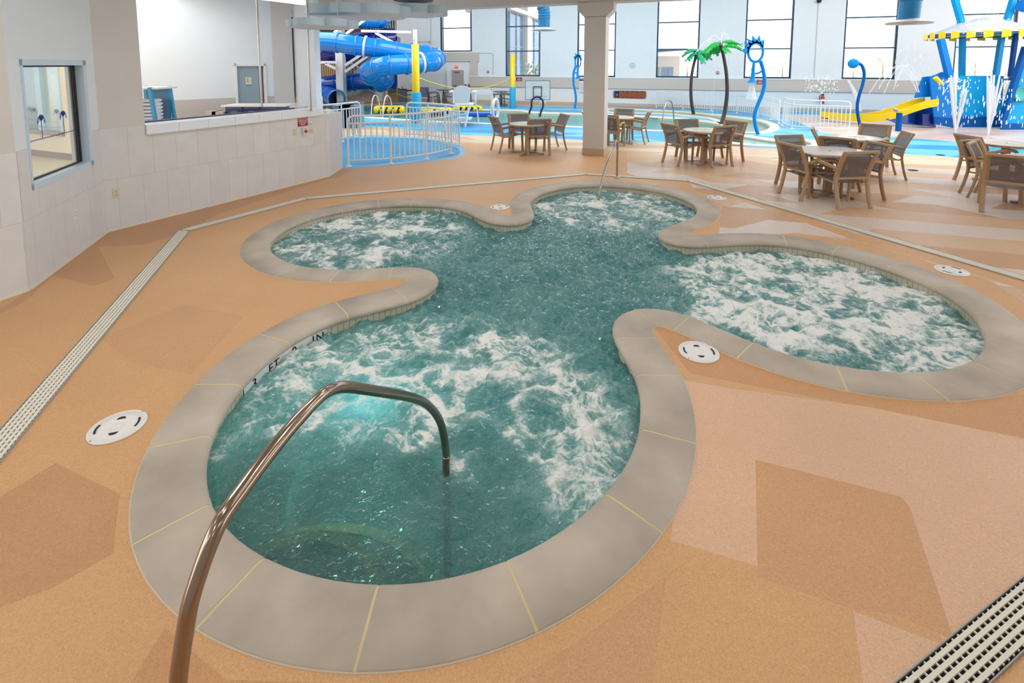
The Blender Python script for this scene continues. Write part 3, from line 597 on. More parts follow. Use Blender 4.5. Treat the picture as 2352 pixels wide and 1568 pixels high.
CREAM = [(600,292),(880,292),(960,300),(1060,310),(1160,313),(1270,317),(1410,326),(1560,326),(1740,340),(2000,350),(2100,355),(2352,372),(2700,390),(2700,418),(2352,398),(2100,380),(1850,368),(1700,362),(1480,350),(1250,336),(1100,330),(930,316),(600,312)]
RIGHT = [(1440,346),(1850,364),(2100,377),(2352,394),(3000,440),(3000,800),(2352,640),(1990,545),(1800,480),(1640,440),(1583,416),(1440,402)]
RIGHT2 = [(1583,420),(1990,560),(2352,665),(2700,760),(3000,1000),(2500,800),(2270,640),(2000,560),(1830,535),(1650,545),(1660,470),(1600,440)]
RAMP = [(700,332),(787,318),(850,315),(930,317),(1000,323),(1048,338),(1056,350),(1040,359),(950,369),(800,383),(700,392)]
RAMPB = [(700,328),(787,314),(850,310),(930,312),(1005,318),(1062,336),(1068,352),(1046,364),(950,375),(795,389),(700,398)]
SPLASH = [(1790,262),(2700,275),(2700,360),(2352,340),(2130,320),(2000,311),(1890,305)]
DARK1 = [(-300,1300),(0,1140),(127,1063),(275,1134),(262,1245),(262,1270),(120,1350),(0,1395),(-300,1560)]
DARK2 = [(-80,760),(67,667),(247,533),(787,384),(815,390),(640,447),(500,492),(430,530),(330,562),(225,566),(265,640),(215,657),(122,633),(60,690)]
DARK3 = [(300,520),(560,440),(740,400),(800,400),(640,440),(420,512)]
DARK4 = [(740,1568),(520,1560),(435,1490),(380,1440),(300,1568),(330,1900),(700,1900)]
PINK1 = [(1540,868),(1700,895),(2000,935),(2352,1008),(2900,1110),(2900,1300),(2352,1335),(2200,1480),(2165,1480),(2090,1165),(2070,1140),(1735,1055),(1740,1300),(1540,1240),(1560,1100),(1560,960)]
DARK5 = [(1735,1055),(2070,1140),(2090,1165),(2192,1470),(2060,1412),(1960,1400),(1741,1325)]
ORANGE = [(1495,742),(1540,745),(1600,770),(1700,830),(1935,900),(2200,925),(2352,905),(2700,880),(2700,1100),(2352,1005),(1585,858)]
PINK2 = [(1960,1403),(2165,1480),(2110,1568),(2060,1640),(1990,1620)]
DARK6 = [(230,775),(420,700),(560,725),(440,860),(300,832)]
DARK7 = [(1180,1568),(1500,1568),(1530,1330),(1600,1270),(1330,1470)]
zones = [(BLUE, 'blue'), (CREAM, 'cream'), (RIGHT, 'right'), (RIGHT2, 'right'), (SPLASH, 'splash'), (RAMPB, 'rampb'), (RAMP, 'ramp'), (DARK2, 'dark'), (DARK3, 'dark'), (DARK1, 'dark'), (DARK4, 'orange'), (ORANGE, 'orange'), (PINK1, 'pink'), (DARK5, 'orange2'), (PINK2, 'pink'), (DARK6, 'tan2'), (DARK7, 'orange2')]
def rd(c, n=2):
    for _ in range(n): pass
    return c
polys = [px_poly(z[0]) for z in zones]
for nm in (5, 6): polys[nm] = [Vector((p[0], p[1])) for p in resample(spline([(p.x, p.y, 0) for p in polys[nm]], 4, True), 60)]
holes = [hole]+[[Vector(p) for p in c] for c in CP]
rect = [Vector(p) for p in ((-30, -4), (34, -4), (34, 60), (-30, 60))]
vs, es = [], []
for P in [rect]+polys+holes:
    k = len(vs); vs += P; es += [(k+i, k+(i+1) % len(P)) for i in range(len(P))]
ov, oe, of_, _, _, _ = geometry.delaunay_2d_cdt(vs, es, [], 1, 1e-5)
def inside(p, P):
    c = False; j = len(P)-1
    for i in range(len(P)):
        if (P[i][1] > p[1]) != (P[j][1] > p[1]) and p[0] < (P[j][0]-P[i][0])*(p[1]-P[i][1])/(P[j][1]-P[i][1])+P[i][0]: c = not c
        j = i
    return c
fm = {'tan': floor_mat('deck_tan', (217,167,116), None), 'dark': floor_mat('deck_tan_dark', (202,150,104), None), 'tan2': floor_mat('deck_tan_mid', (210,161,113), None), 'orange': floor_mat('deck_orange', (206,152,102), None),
      'orange2': floor_mat('deck_orange_mid', (212,160,114), None, rough=.42), 'pink': floor_mat('deck_rose', (226,182,148), None, rough=.34),
      'right': floor_mat('deck_mixed', (220,180,140), (226,206,192), (1.25, .55, R(18), .9), .26, c3=(208,158,112)),
      'cream': floor_mat('deck_cream', (236,216,184), (222,184,146), (1.6, .5, R(12), .9), .3, c3=(230,204,172)),
      'blue': floor_mat('deck_blue', (20,168,222), (100,200,228), (1.8, .8, R(15), 1.1), .3, c3=(0,150,212)),
      'ramp': floor_mat('deck_ramp_blue', (0,156,216), (0,168,224), (1.6, .7, R(20), 1.0), .35, c3=(0,144,208)), 'rampb': floor_mat('deck_ramp_border', (150,184,212), None),
      'splash': floor_mat('deck_splash', (226,206,198), (216,190,182), (1.8, .7, R(-15), 1.0), .22, c3=(232,216,206))}
order = list(fm); me = bpy.data.meshes.new('floor'); faces, mi = [], []
for f in of_:
    c = sum((ov[i] for i in f), Vector((0, 0)))/len(f)
    if any(inside(c, hh) for hh in holes): continue
    k = 'tan'
    for (zp, nm), P in zip(zones, polys):
        if inside(c, P): k = nm
    faces.append(tuple(f)); mi.append(order.index(k))
me.from_pydata([(v.x, v.y, 0) for v in ov], [], faces)
for k in order: me.materials.append(fm[k])
me.polygons.foreach_set('material_index', mi); me.update()
bm = bmesh.new(); bm.from_mesh(me)
for f in bm.faces:
    if f.normal.z < 0: f.normal_flip()
bm.to_mesh(me); bm.free()
fl = bpy.data.objects.new('floor', me); COL.objects.link(fl); struct(fl)
# hidden underside so no daylight leaks below
b = MB(); b.add([(-30, -4, -1.3), (34, -4, -1.3), (34, 60, -1.3), (-30, 60, -1.3)], [(0, 1, 2, 3)]); struct(b.build('floor_slab', M_BEIGE))
# ------------------------------------------------------------------ far pools: rims, walls, bottoms, water
def water_mat(name, teal, light, opac, rough=.04):
    m = bpy.data.materials.new(name); m.use_nodes = True; nt = m.node_tree; L = nt.links; nt.nodes.clear()
    out = nt.nodes.new('ShaderNodeOutputMaterial'); geo = nt.nodes.new('ShaderNodeNewGeometry')
    n1 = nt.nodes.new('ShaderNodeTexNoise'); n1.inputs['Scale'].default_value = 14; n1.inputs['Detail'].default_value = 4; n1.inputs['Distortion'].default_value = .8; L.new(geo.outputs['Position'], n1.inputs['Vector'])
    bp = nt.nodes.new('ShaderNodeBump'); bp.inputs['Strength'].default_value = .55; bp.inputs['Distance'].default_value = .02; L.new(n1.outputs['Fac'], bp.inputs['Height'])
    df = nt.nodes.new('ShaderNodeBsdfDiffuse'); tr = nt.nodes.new('ShaderNodeBsdfTranslucent'); tp = nt.nodes.new('ShaderNodeBsdfTransparent'); gl = nt.nodes.new('ShaderNodeBsdfGlossy')
    df.inputs[0].default_value = rgb(*teal); tr.inputs[0].default_value = rgb(*light); tp.inputs[0].default_value = rgb(*light); gl.inputs['Roughness'].default_value = rough
    m1 = nt.nodes.new('ShaderNodeMixShader'); m1.inputs[0].default_value = .35; L.new(df.outputs[0], m1.inputs[1]); L.new(tr.outputs[0], m1.inputs[2])
    m2 = nt.nodes.new('ShaderNodeMixShader'); m2.inputs[0].default_value = opac; L.new(tp.outputs[0], m2.inputs[1]); L.new(m1.outputs[0], m2.inputs[2])
    fr = nt.nodes.new('ShaderNodeFresnel'); fr.inputs[0].default_value = 1.33; L.new(bp.outputs[0], fr.inputs['Normal']); L.new(bp.outputs[0], gl.inputs['Normal']); L.new(bp.outputs[0], df.inputs['Normal'])
    m3 = nt.nodes.new('ShaderNodeMixShader'); L.new(fr.outputs[0], m3.inputs[0]); L.new(m2.outputs[0], m3.inputs[1]); L.new(gl.outputs[0], m3.inputs[2]); L.new(m3.outputs[0], out.inputs[0])
    return m, dict(nt=nt, df=df, tr=tr, tp=tp, m2=m2, m3=m3, bp=bp, n1=n1, out=out, geo=geo, gl=gl)
WM, _ = water_mat('pool_water', (188,238,240), (214,242,244), .85)
WM1, _ = water_mat('activity_pool_water', (84,200,212), (150,226,234), .85)
M_PT = tile_mat('river_tile', (206,206,176), (160,160,140), .1, .1, .006, offset=0); M_PF = mat('pool_floor', (200,226,224), .6)
names = [('swimming_pool', 'long teal activity pool behind the guard rails and lifeguard chair', 'pool'), ('river_pool', 'narrow winding river channel between the palm islands and the long white railing', 'pool'), ('wading_pool', 'small shallow pool in front of the base of the tall sun ring post', 'pool')]
for c, (nm, lab, cat), wm in zip(CP, names, (WM1, WM, WM)):
    nr = normals(c); n = len(c); ctr = c.mean(axis=0); t = thing(nm, lab, cat, (ctr[0], ctr[1], 0))
    def o_(i, o, z): i = i % n; return (c[i, 0]+nr[i, 0]*o, c[i, 1]+nr[i, 1]*o, z)
    b = MB(); b.grid([[o_(i, o, z) for (o, z) in ((.3, .001), (.295, .02), (.02, .02), (-.01, .01), (-.01, -.03))] for i in range(n+1)]); b.build('pool_coping', mat('pool_coping_white', (224, 222, 212), .5), t)
    b = MB(); u = 0
    for i in range(n):
        l = math.dist(o_(i, 0, 0), o_(i+1, 0, 0)); b.add([o_(i, 0, -.0), o_(i+1, 0, 0), o_(i+1, 0, -.7), o_(i, 0, -.7)], [(0, 1, 2, 3)], False, [[(u, 0), (u+l, 0), (u+l, -.7), (u, -.7)]]); u += l
    b.build('tile_wall', M_PT, t)
    b = MB(); b.add([o_(i, 0, -.7) for i in range(n)], [tuple(range(n))]); b.build('pool_floor', M_PF, t)
    b = MB(); b.add([o_(i, .0, -.12 if nm != 'wading_pool' else -.06) for i in range(n)], [tuple(range(n))]); wob = b.build('water_surface', wm)
    tag(wob, {'swimming_pool': 'rippled teal water of the long activity pool', 'river_pool': 'pale clear water in the winding river channel', 'wading_pool': 'bright shallow water in the small pool by the sun ring post'}[nm], 'water')
# ------------------------------------------------------------------ whirlpool water
SPW = .0165; ZW = -.112
x0, x1, y0, y1 = C[:, 0].min()-.05, C[:, 0].max()+.05, C[:, 1].min()-.05, C[:, 1].max()+.05
nx, ny = int((x1-x0)/SPW), int((y1-y0)/SPW)
X, Y = np.meshgrid(x0+np.arange(nx)*SPW, y0+np.arange(ny)*SPW)
rng = np.random.default_rng(5)
def fnoise(lmin, lmax, seed, pw=1.0, aniso=(1, 1)):             # band limited noise field, unit variance
    n = 512; r_ = np.random.default_rng(seed).normal(size=(n, n)); f_ = np.fft.fft2(r_); k = np.fft.fftfreq(n, SPW)
    kx, ky = np.meshgrid(k*aniso[0], k*aniso[1]); kk = np.hypot(kx, ky)+1e-9
    a = np.where((kk > 1/lmax) & (kk < 1/lmin), kk**-pw, 0); a *= 1/(1+(kk*lmin)**6)
    o = np.real(np.fft.ifft2(f_*a)); o = (o-o.mean())/o.std(); return o[:ny, :nx]
wA, wB, wC = fnoise(.25, 1.2, 1), fnoise(.07, .4, 2, 1.4), fnoise(.04, .15, 3, 1.2)
wx, wy = fnoise(.12, .8, 4, 1.5)*.06, fnoise(.12, .8, 6, 1.5)*.06
LOBES = [(-.505, 3.265), (-1.69, 6.42), (1.52, 7.7), (2.73, 4.74)]
lob = [G(910, 1000, ZW).to_2d(), G(820, 540, ZW).to_2d(), G(1400, 465, ZW).to_2d(), G(1900, 690, ZW).to_2d()]
px_boils = [(850,795),(690,880),(1230,835),(1345,800),(1310,925),(1330,1075),(850,1015),(1100,960),(1080,740),(1190,1060), (700,545),(760,505),(830,500),(930,493),(1015,492),(800,575),(930,570),(700,590),
            (1290,450),(1390,440),(1500,450),(1550,475),(1450,490),(1330,490),(1240,500), (1640,590),(1780,600),(1920,605),(2030,640),(2140,700),(2190,780),(2060,790),(1900,790),(1750,740),(1650,680),(1830,680),(1980,715)]
BO = np.array([[G(*q, ZW).x, G(*q, ZW).y] for q in px_boils])
XX, YY = X+wx, Y+wy
D = np.sqrt((XX[..., None]-BO[:, 0])**2+(YY[..., None]-BO[:, 1])**2); D.sort(axis=-1)
edge = D[..., 1]-D[..., 0]; d1_ = D[..., 0]
cen = np.array([.5, 5.5]); rc = np.hypot(X-cen[0], Y-cen[1])
lobes_d = np.stack([np.hypot(X-l.x, Y-l.y) for l in lob], -1); li = lobes_d.argmin(-1); ld = lobes_d.min(-1)
dens = np.array([.85, .92, .9, 1.0])[li]*np.clip((1.75-ld)/.5, 0, 1)
foam = np.exp(-(edge/.13)**2)*1.0+np.exp(-(d1_/.19)**2)*.42+.20*wA+.12*wB
foam += np.where(li == 3, .16, 0)+np.where(li == 2, .06, 0)
front = np.clip((Y-(2.62+.18*wA))/.25, 0, 1)                    # calm water over the entry steps
front = np.maximum(front, np.clip((X-.05)/.25, 0, 1)*np.clip((Y-2.1)/.3, 0, 1))
foam = foam*dens*np.where(li == 0, front, 1)
mid = np.clip(1-ld/1.9, 0, 1)
hgt = wB*.0052+wA*.004+wC*.0030
hgt += (wB*.0030+wC*.0026)*np.clip((ld-.9)/.5, 0, 1)
hgt *= np.where((li == 0), .8+.4*front, 1.1)
hgt += np.exp(-(d1_/.16)**2)*.010+foam.clip(0, 1)*.006
blobs = fnoise(.03, .10, 9, .6); spots = fnoise(.3, 1.0, 11)
foam += np.where((li == 0) & (front < .5), np.clip(blobs-2.3, 0, 1)*.9, 0)
sr_ = np.hypot(X-sc_.x-.12, Y-sc_.y-.1); clear = np.where(li == 0, .12+.8*np.exp(-(sr_/1.0)**4)*(1-.5*front), .12)
ins = np.zeros((ny, nx), bool)
PO = np.array([offs(i, .035, 0)[:2] for i in range(NP_)]); j = NP_-1
for i in range(NP_):
    a, c_ = PO[i], PO[j]; cond = ((a[1] > Y) != (c_[1] > Y)); 
    if abs(c_[1]-a[1]) > 1e-12: ins ^= cond & (X < (c_[0]-a[0])*(Y-a[1])/(c_[1]-a[1])+a[0])
    j = i
cell = ins[:-1, :-1] & ins[1:, :-1] & ins[:-1, 1:] & ins[1:, 1:]
idx = -np.ones(ny*nx, int); used = np.zeros((ny, nx), bool)
used[:-1, :-1] |= cell; used[1:, :-1] |= cell; used[:-1, 1:] |= cell; used[1:, 1:] |= cell
uf = used.ravel(); idx[uf] = np.arange(uf.sum()); ii = np.arange(ny*nx).reshape(ny, nx)
q4 = np.stack([ii[:-1, :-1][cell], ii[:-1, 1:][cell], ii[1:, 1:][cell], ii[1:, :-1][cell]], -1); q4 = idx[q4]
co = np.stack([X.ravel()[uf], Y.ravel()[uf], (ZW+hgt).ravel()[uf]], -1)
me = bpy.data.meshes.new('whirlpool_water'); me.vertices.add(len(co)); me.vertices.foreach_set('co', co.ravel())
me.loops.add(q4.size); me.loops.foreach_set('vertex_index', q4.ravel()); me.polygons.add(len(q4)); me.polygons.foreach_set('loop_start', np.arange(len(q4))*4)
me.update(calc_edges=True); me.polygons.foreach_set('use_smooth', np.ones(len(q4), bool))
dens2 = dens*np.where(li == 0, front, 1)
for nm, arr in (('foam', foam), ('clear', clear), ('dens', dens2)):
    at = me.attributes.new(nm, 'FLOAT', 'POINT'); at.data.foreach_set('value', arr.ravel()[uf].astype(np.float32))
wo = bpy.data.objects.new('whirlpool_water', me); COL.objects.link(wo); tag(wo, 'churning teal water with white foam filling the clover shaped hot tub', 'water')
WS, n_ = water_mat('whirlpool_water', (26,122,128), (120,210,208), .6, .025)
n_['tp'].inputs[0].default_value = rgb(156,194,178)
for x_ in n_['nt'].nodes:
    if x_.type == 'FRESNEL': x_.inputs[0].default_value = 1.45
nt, L = n_['nt'], n_['nt'].links
n_['n1'].inputs['Scale'].default_value = 30; n_['n1'].inputs['Detail'].default_value = 4; n_['bp'].inputs['Distance'].default_value = .034; n_['bp'].inputs['Strength'].default_value = .9
af = nt.nodes.new('ShaderNodeAttribute'); af.attribute_name = 'foam'; ac = nt.nodes.new('ShaderNodeAttribute'); ac.attribute_name = 'clear'
op = nt.nodes.new('ShaderNodeMapRange'); op.inputs['To Min'].default_value = .9; op.inputs['To Max'].default_value = .27; L.new(ac.outputs['Fac'], op.inputs['Value']); L.new(op.outputs[0], n_['m2'].inputs[0])
ad_ = nt.nodes.new('ShaderNodeAttribute'); ad_.attribute_name = 'dens'
def noise_(sc, det, dist, rough=.6):
    x = nt.nodes.new('ShaderNodeTexNoise'); x.inputs['Scale'].default_value = sc; x.inputs['Detail'].default_value = det; x.inputs['Distortion'].default_value = dist; x.inputs['Roughness'].default_value = rough
    L.new(n_['geo'].outputs['Position'], x.inputs['Vector']); return x.outputs['Fac']
def mth(op, a, b_=None, c_=None):
    x = nt.nodes.new('ShaderNodeMath'); x.operation = op
    for k, v in enumerate((a, b_, c_)):
        if v is None: continue
        if isinstance(v, (int, float)): x.inputs[k].default_value = v
        else: L.new(v, x.inputs[k])
    return x.outputs[0]
def ridge(sc, det, dist, k): return mth('MAXIMUM', mth('SUBTRACT', 1.0, mth('MULTIPLY', mth('ABSOLUTE', mth('SUBTRACT', noise_(sc, det, dist), .5)), k)), 0)
fine = noise_(34, 8, .8, .72)
rg = mth('ADD', mth('MULTIPLY', ridge(2.6, 4, 1.6, 13), .62), mth('MULTIPLY', ridge(6.5, 4, 1.2, 12), .34))
patch = noise_(1.7, 3, .8)
lace = mth('MULTIPLY', mth('MULTIPLY', rg, ad_.outputs['Fac']), mth('MULTIPLY_ADD', patch, 2.2, -.25))
fo = mth('ADD', mth('MULTIPLY', af.outputs['Fac'], .62), lace)
fv = mth('ADD', fo, mth('MULTIPLY', mth('SUBTRACT', fine, .5), .95))
ms = nt.nodes.new('ShaderNodeMapRange'); ms.interpolation_type = 'SMOOTHSTEP'; ms.inputs['From Min'].default_value = .30; ms.inputs['From Max'].default_value = 1.05; L.new(fv, ms.inputs['Value'])
class _N: pass
nf = _N(); nf.outputs = {'Fac': fine}; a2 = _N(); a2.outputs = [mth('ADD', mth('MULTIPLY', fo, .9), mth('ADD', mth('MULTIPLY', patch, .9), mth('MULTIPLY', noise_(9, 5, 1.5), .5)))]
fd = nt.nodes.new('ShaderNodeBsdfDiffuse'); fd.inputs[0].default_value = rgb(236,238,236)
fb_ = nt.nodes.new('ShaderNodeBump'); fb_.inputs['Strength'].default_value = .5; fb_.inputs['Distance'].default_value = .012; L.new(nf.outputs['Fac'], fb_.inputs['Height']); L.new(fb_.outputs[0], fd.inputs['Normal'])
m4 = nt.nodes.new('ShaderNodeMixShader'); L.new(ms.outputs[0], m4.inputs[0]); L.new(n_['m3'].outputs[0], m4.inputs[1]); L.new(fd.outputs[0], m4.inputs[2]); L.new(m4.outputs[0], n_['out'].inputs[0])
# milky aeration: the body colour lightens where bubbles rise
mm = nt.nodes.new('ShaderNodeMapRange'); mm.inputs['From Min'].default_value = .34; mm.inputs['From Max'].default_value = 1.35; L.new(a2.outputs[0], mm.inputs['Value'])
cr = nt.nodes.new('ShaderNodeMixRGB'); cr.inputs[1].default_value = rgb(48,148,150); cr.inputs[2].default_value = rgb(180,234,232); L.new(mm.outputs[0], cr.inputs[0]); L.new(cr.outputs[0], n_['df'].inputs[0])
me.materials.append(WS)
for px_, py_, e_ in ((838, 1010, 7),):
    l = bpy.data.lights.new('underwater_light', 'POINT'); l.energy = e_; l.color = (.55, .95, 1); l.shadow_soft_size = .08; o = bpy.data.objects.new('underwater_light', l); COL.objects.link(o); o.location = G(px_, py_, -.38)
# ------------------------------------------------------------------ deck drains and lids
def grate(name, A, B, label, wd=.135, gp=.0044, rw=.012):
    A = Vector(A); B = Vector(B); L_ = (B-A).length; t = thing(name, label, 'drain', (A.x, A.y, 0))
    b = MB(); b.wbox(A, B, 0, L_, -wd/2-.004, wd/2+.004, .0005, .0025); b.build('channel', M_DARK, t)  # flat dark strip standing for the shade below the grating
    b = MB(); nb = 5; pt = wd/nb
    for k in range(nb): n0 = -wd/2+k*pt+gp; b.wbox(A, B, 0, L_, n0, n0+pt-2*gp, .003, .011)
    s = .01
    while s < L_: b.wbox(A, B, s, s+rw, -wd/2, wd/2, .003, .0098); s += .036
    b.build('grating', M_CREAM, t)
    b = MB(); b.wbox(A, B, 0, L_, -wd/2-.008, -wd/2-.004, .001, .011); b.wbox(A, B, 0, L_, wd/2+.004, wd/2+.008, .001, .011); b.build('edge_strip', mat('edge_metal', (160, 160, 160), .5), t)
g = [(G(28, 1000)+G(0, 1055))/2]
ga = (G(-6, 1003)+G(0, 1055))/2; gb = G(423, 530); gc = G(703, 456); gd = G(1345, 400); ge = G(1583, 415); gf = G(2352, 640)
dirL = (ga.to_2d()-gb.to_2d()).normalized(); g0_ = gb.to_2d()+dirL*8.5; gR = gf.to_2d()+(gf.to_2d()-ge.to_2d()).normalized()*1.6
r0 = (G(2075, 1568)+G(2262, 1568)).to_2d()/2; r1 = (G(2352, 1340)+G(2352, 1480)).to_2d()/2; rd_ = (r1-r0).normalized()
grate('trench_drain', g0_, gb.to_2d(), 'cream slotted trench drain running along the deck at the left')
grate('trench_drain', gb.to_2d(), gc.to_2d(), 'short cream trench drain near the tiled half wall, between the two long runs')
grate('trench_drain', gc.to_2d(), gd.to_2d(), 'long cream trench drain crossing behind the hot tub towards the column')
grate('trench_drain', gd.to_2d(), ge.to_2d(), 'short cream trench drain behind the far handrail')
grate('trench_drain', ge.to_2d(), gR, 'cream trench drain running along the deck at the right behind the hot tub')
grate('trench_drain', r0-rd_*1.2, r1+rd_*2.2, 'cream slotted trench drain in the bottom right corner', .125, .0056, .006)
def lid(px, py, label, rot=0):
    c = G(px, py); t = thing('skimmer_lid', label, 'lid', (c.x, c.y, 0), rot, 'round skimmer lids in the deck'); m_ = mat('lid_white', (232, 230, 228), .4); r_ = .146
    b = MB(); b.lathe((0, 0, 0), [(r_, .001), (r_, .008), (r_-.01, .010), (r_-.012, .007), (r_-.016, .007), (r_-.017, .010), (.034, .011), (.032, .009), (.03, .011), (0, .0112)], 48); b.build('cover', m_, t, True)
    b = MB()
    for sg_ in (-1, 1):
        pts = [(math.cos(R(a))*.107*sg_, math.sin(R(a))*.107, .0122) for a in range(-22, 23, 4)]
        for i in range(len(pts)-1): b.bar(pts[i], pts[i+1], .012, .0015)
        b.prism([(x*.024, sg_*.060+y*.024*sg_) for x, y in ([(math.cos(R(a)), math.sin(R(a))) for a in (range(0, 181, 15) if sg_ > 0 else range(180, -1, -15))])], .0105, .0120)
    fixn(b.build('finger_slot', M_BLACK, t, True))
    b = MB()
    for a in (45, 225): b.lathe((math.cos(R(a))*.139, math.sin(R(a))*.139, .009), [(.005, 0), (.005, .003), (0, .0035)], 8)
    b.build('screw', M_STEELB, t, True)
lid(270, 981, 'large white round skimmer lid on the left deck beside the drain', R(20))
lid(1605, 809, 'white round skimmer lid in the tan wedge right of the near lobe', R(-5))
lid(1148, 476, 'white round skimmer lid on the far left peninsula', R(10))
lid(1646, 454, 'white round skimmer lid behind the far right lobe', R(0))
lid(2186, 622, 'white round skimmer lid beside the right hand drain', R(30))
for px, py, lb in ((2097, 391, 'small dark deck drain on the tan floor behind the right table'), (2160, 356, 'small dark deck drain on the blue floor at the right')):
    c = G(px, py); b = MB(); b.lathe(c, [(.09, .001), (.09, .004), (.075, .005), (0, .005)], 20); tag(b.build('floor_drain', M_DARK), lb, 'drain')
# ------------------------------------------------------------------ handrails
def rail_px(px, base, entry):
    out = []
    for q in px:
        s, z = PLN(q[0], q[1], base, entry); out.append(along(base, entry, s, 0, z))
    return out
Bn = Vector((-.82, 1.22)); En = G(1025, 1085, ZW).to_2d()
Bn = along(Bn, En, -.085).to_2d()
pp = rail_px([(425,1450),(447,1350),(500,1210),(560,1120),(640,1015),(715,930),(755,897)], Bn, En)
pq = rail_px([(795,888),(850,896),(920,907),(962,918)], Bn, En); pr_ = rail_px([(985,932),(1004,955),(1016,985)], Bn, En)
path = [Vector((Bn.x, Bn.y, 0)), Vector((Bn.x, Bn.y, .3)), Vector((Bn.x, Bn.y, .55))]+pp+pq+pr_+[Vector((En.x, En.y, ZW+.12)), Vector((En.x, En.y, ZW)), Vector((En.x, En.y, -.95))]
t = thing('handrail', 'large bent stainless handrail in the foreground running into the near lobe', 'handrail', (Bn.x, Bn.y, 0))
b = MB(); b.tube(spline(path, 6), .0215, 16); b.build('rail_tube', M_STEEL, t)
b = MB(); b.lathe((Bn.x, Bn.y, 0), [(.05, .001), (.05, .012), (.03, .02), (.022, .04)], 24); b.build('flange', M_STEEL, t)
Bf = G(1417, 408).to_2d(); Ef = G(1375, 459, ZW).to_2d(); d_ = (Ef-Bf); Lf = d_.length
zt = DY(1405, 324, Bf.y-.15).z
pts = [(0, 0), (0, zt*.5), (0, zt*.84), (.05, zt*.95), (.13, zt*1.0), (.21, zt*.97), (.30, zt*.86)]
zz = [(Lf*.55, zt*.62), (Lf*.78, zt*.33), (Lf*.93, zt*.1), (Lf, -.1), (Lf, -.9)]
t = thing('handrail', 'slender stainless handrail at the far lobe beside the column', 'handrail', (Bf.x, Bf.y, 0))
b = MB(); b.tube(spline([along(Bf, Ef, s, 0, z) for s, z in pts+zz], 6), .021, 12); b.build('rail_tube', M_STEELB, t)
b = MB(); b.lathe((Bf.x, Bf.y, 0), [(.06, .001), (.06, .012), (.03, .02), (.022, .04)], 20); b.build('flange', M_STEELB, t)
# ------------------------------------------------------------------ patio chairs and tables
M_SLING = mat('sling_mesh', (118, 108, 106), .9, spec=.15); M_SLINGG = mat('sling_blue_grey', (72, 98, 124), .8)
for m_ in (M_SLING, M_SLINGG):                                   # woven mesh: slightly see-through
    nt = m_.node_tree; tc = nt.nodes['Texture Coordinate']; wv = nt.nodes.new('ShaderNodeTexNoise'); wv.inputs['Scale'].default_value = 18; wv.inputs['Detail'].default_value = 4
    mp = nt.nodes.new('ShaderNodeMapping'); mp.inputs['Scale'].default_value = (1, 8, 14); nt.links.new(tc.outputs['Object'], mp.inputs['Vector']); nt.links.new(mp.outputs[0], wv.inputs['Vector'])
    mr = nt.nodes.new('ShaderNodeMapRange'); mr.inputs['From Min'].default_value = .35; mr.inputs['From Max'].default_value = .65; mr.inputs['To Min'].default_value = .82; mr.inputs['To Max'].default_value = .97
    nt.links.new(wv.outputs['Fac'], mr.inputs['Value']); nt.links.new(mr.outputs[0], nt.nodes['Principled BSDF'].inputs['Alpha'])
def make_chair(label, fm_, sm, group, simple=False):
    t = thing('patio_chair', label, 'chair', (0, 0, 0), 0, group)
    RP = [(-.33, 0), (-.285, .14), (-.25, .30), (-.232, .43), (-.252, .56), (-.305, .70), (-.385, .865)]   # rear upright (y,z)
    for sx in (-1, 1):
        x = sx*.262; b = MB()
        pts = spline([(x*(1.0), y, z) for y, z in RP], 3)
        for i in range(len(pts)-1): pass
        b.tube(pts, .029, 4 if simple else 6, flat=(.75, 1.25)); b.build('rear_leg', fm_, t, True)
        b = MB(); fx = sx*.285
        b.tube(spline([(fx, .30, 0), (fx, .285, .3), (fx, .27, .56), (fx, .25, .615), (fx, .18, .645), (fx, .02, .64), (sx*.275, -.16, .615), (sx*.265, -.25, .60)], 3), .027, 4 if simple else 6, flat=(1.15, .8)); b.build('front_leg', fm_, t, True)
    b = MB()
    b.bar((-.275, -.385, .865), (.275, -.385, .865), .04, .034); b.bar((-.262, -.238, .45), (.262, -.238, .45), .034, .034)
    b.bar((-.235, .25, .43), (.235, .25, .43), .03, .03)
    for sx in (-1, 1):
        b.tube(spline([(sx*.255, -.235, .42), (sx*.245, -.2, .375), (sx*.24, 0, .385), (sx*.24, .2, .42), (sx*.24, .27, .43)], 3), .014, 6)
        b.tube([(sx*.24, .25, .43), (sx*.285, .275, .43)], .012, 6)
        b.tube(spline([(sx*.225, -.24, .46), (sx*.225, -.258, .56), (sx*.225, -.308, .70), (sx*.225, -.376, .85)], 2), .011, 5)
    b.build('frame', fm_, t, True)
    b = MB(); b.grid([[(x, y, z) for x in (-.22, -.1, 0, .1, .22)] for y, z in ((-.239, .47), (-.255, .56), (-.28, .64), (-.313, .72), (-.378, .85))]); b.build('back_sling', sm, t, True)
    b = MB(); b.grid([[(x, y, z-.012*(1-(x/.24)**2)) for x in (-.24, -.12, 0, .12, .24)] for y, z in ((-.21, .378), (-.1, .375), (0, .387), (.13, .408), (.26, .432))]); b.build('seat_sling', sm, t, True)
    if not simple:
        b = MB(); b.box((.19, -.362, .80), (.03, .003, .022), rx=R(-24)); b.build('maker_tag', M_TXT, t, True)
    return t
used = {}
def chair_at(rear, heading, label, group, kind='tan'):
    """rear: middle of the two back feet; heading: where the sitter faces (unit vector)"""
    h = Vector(heading).normalized(); rz = math.atan2(h.y, h.x)-math.pi/2; loc = Vector((rear[0], rear[1]))+h*.33
    if kind not in used:
        used[kind] = make_chair(label, {'tan': M_TANF, 'grey': M_GREYF}[kind], {'tan': M_SLING, 'grey': M_SLINGG}[kind], group, kind == 'grey')
        used[kind].location = (loc.x, loc.y, 0); used[kind].rotation_euler = (0, 0, rz); return used[kind]
    return dup(used[kind], (loc.x, loc.y, 0), rz, label, group)
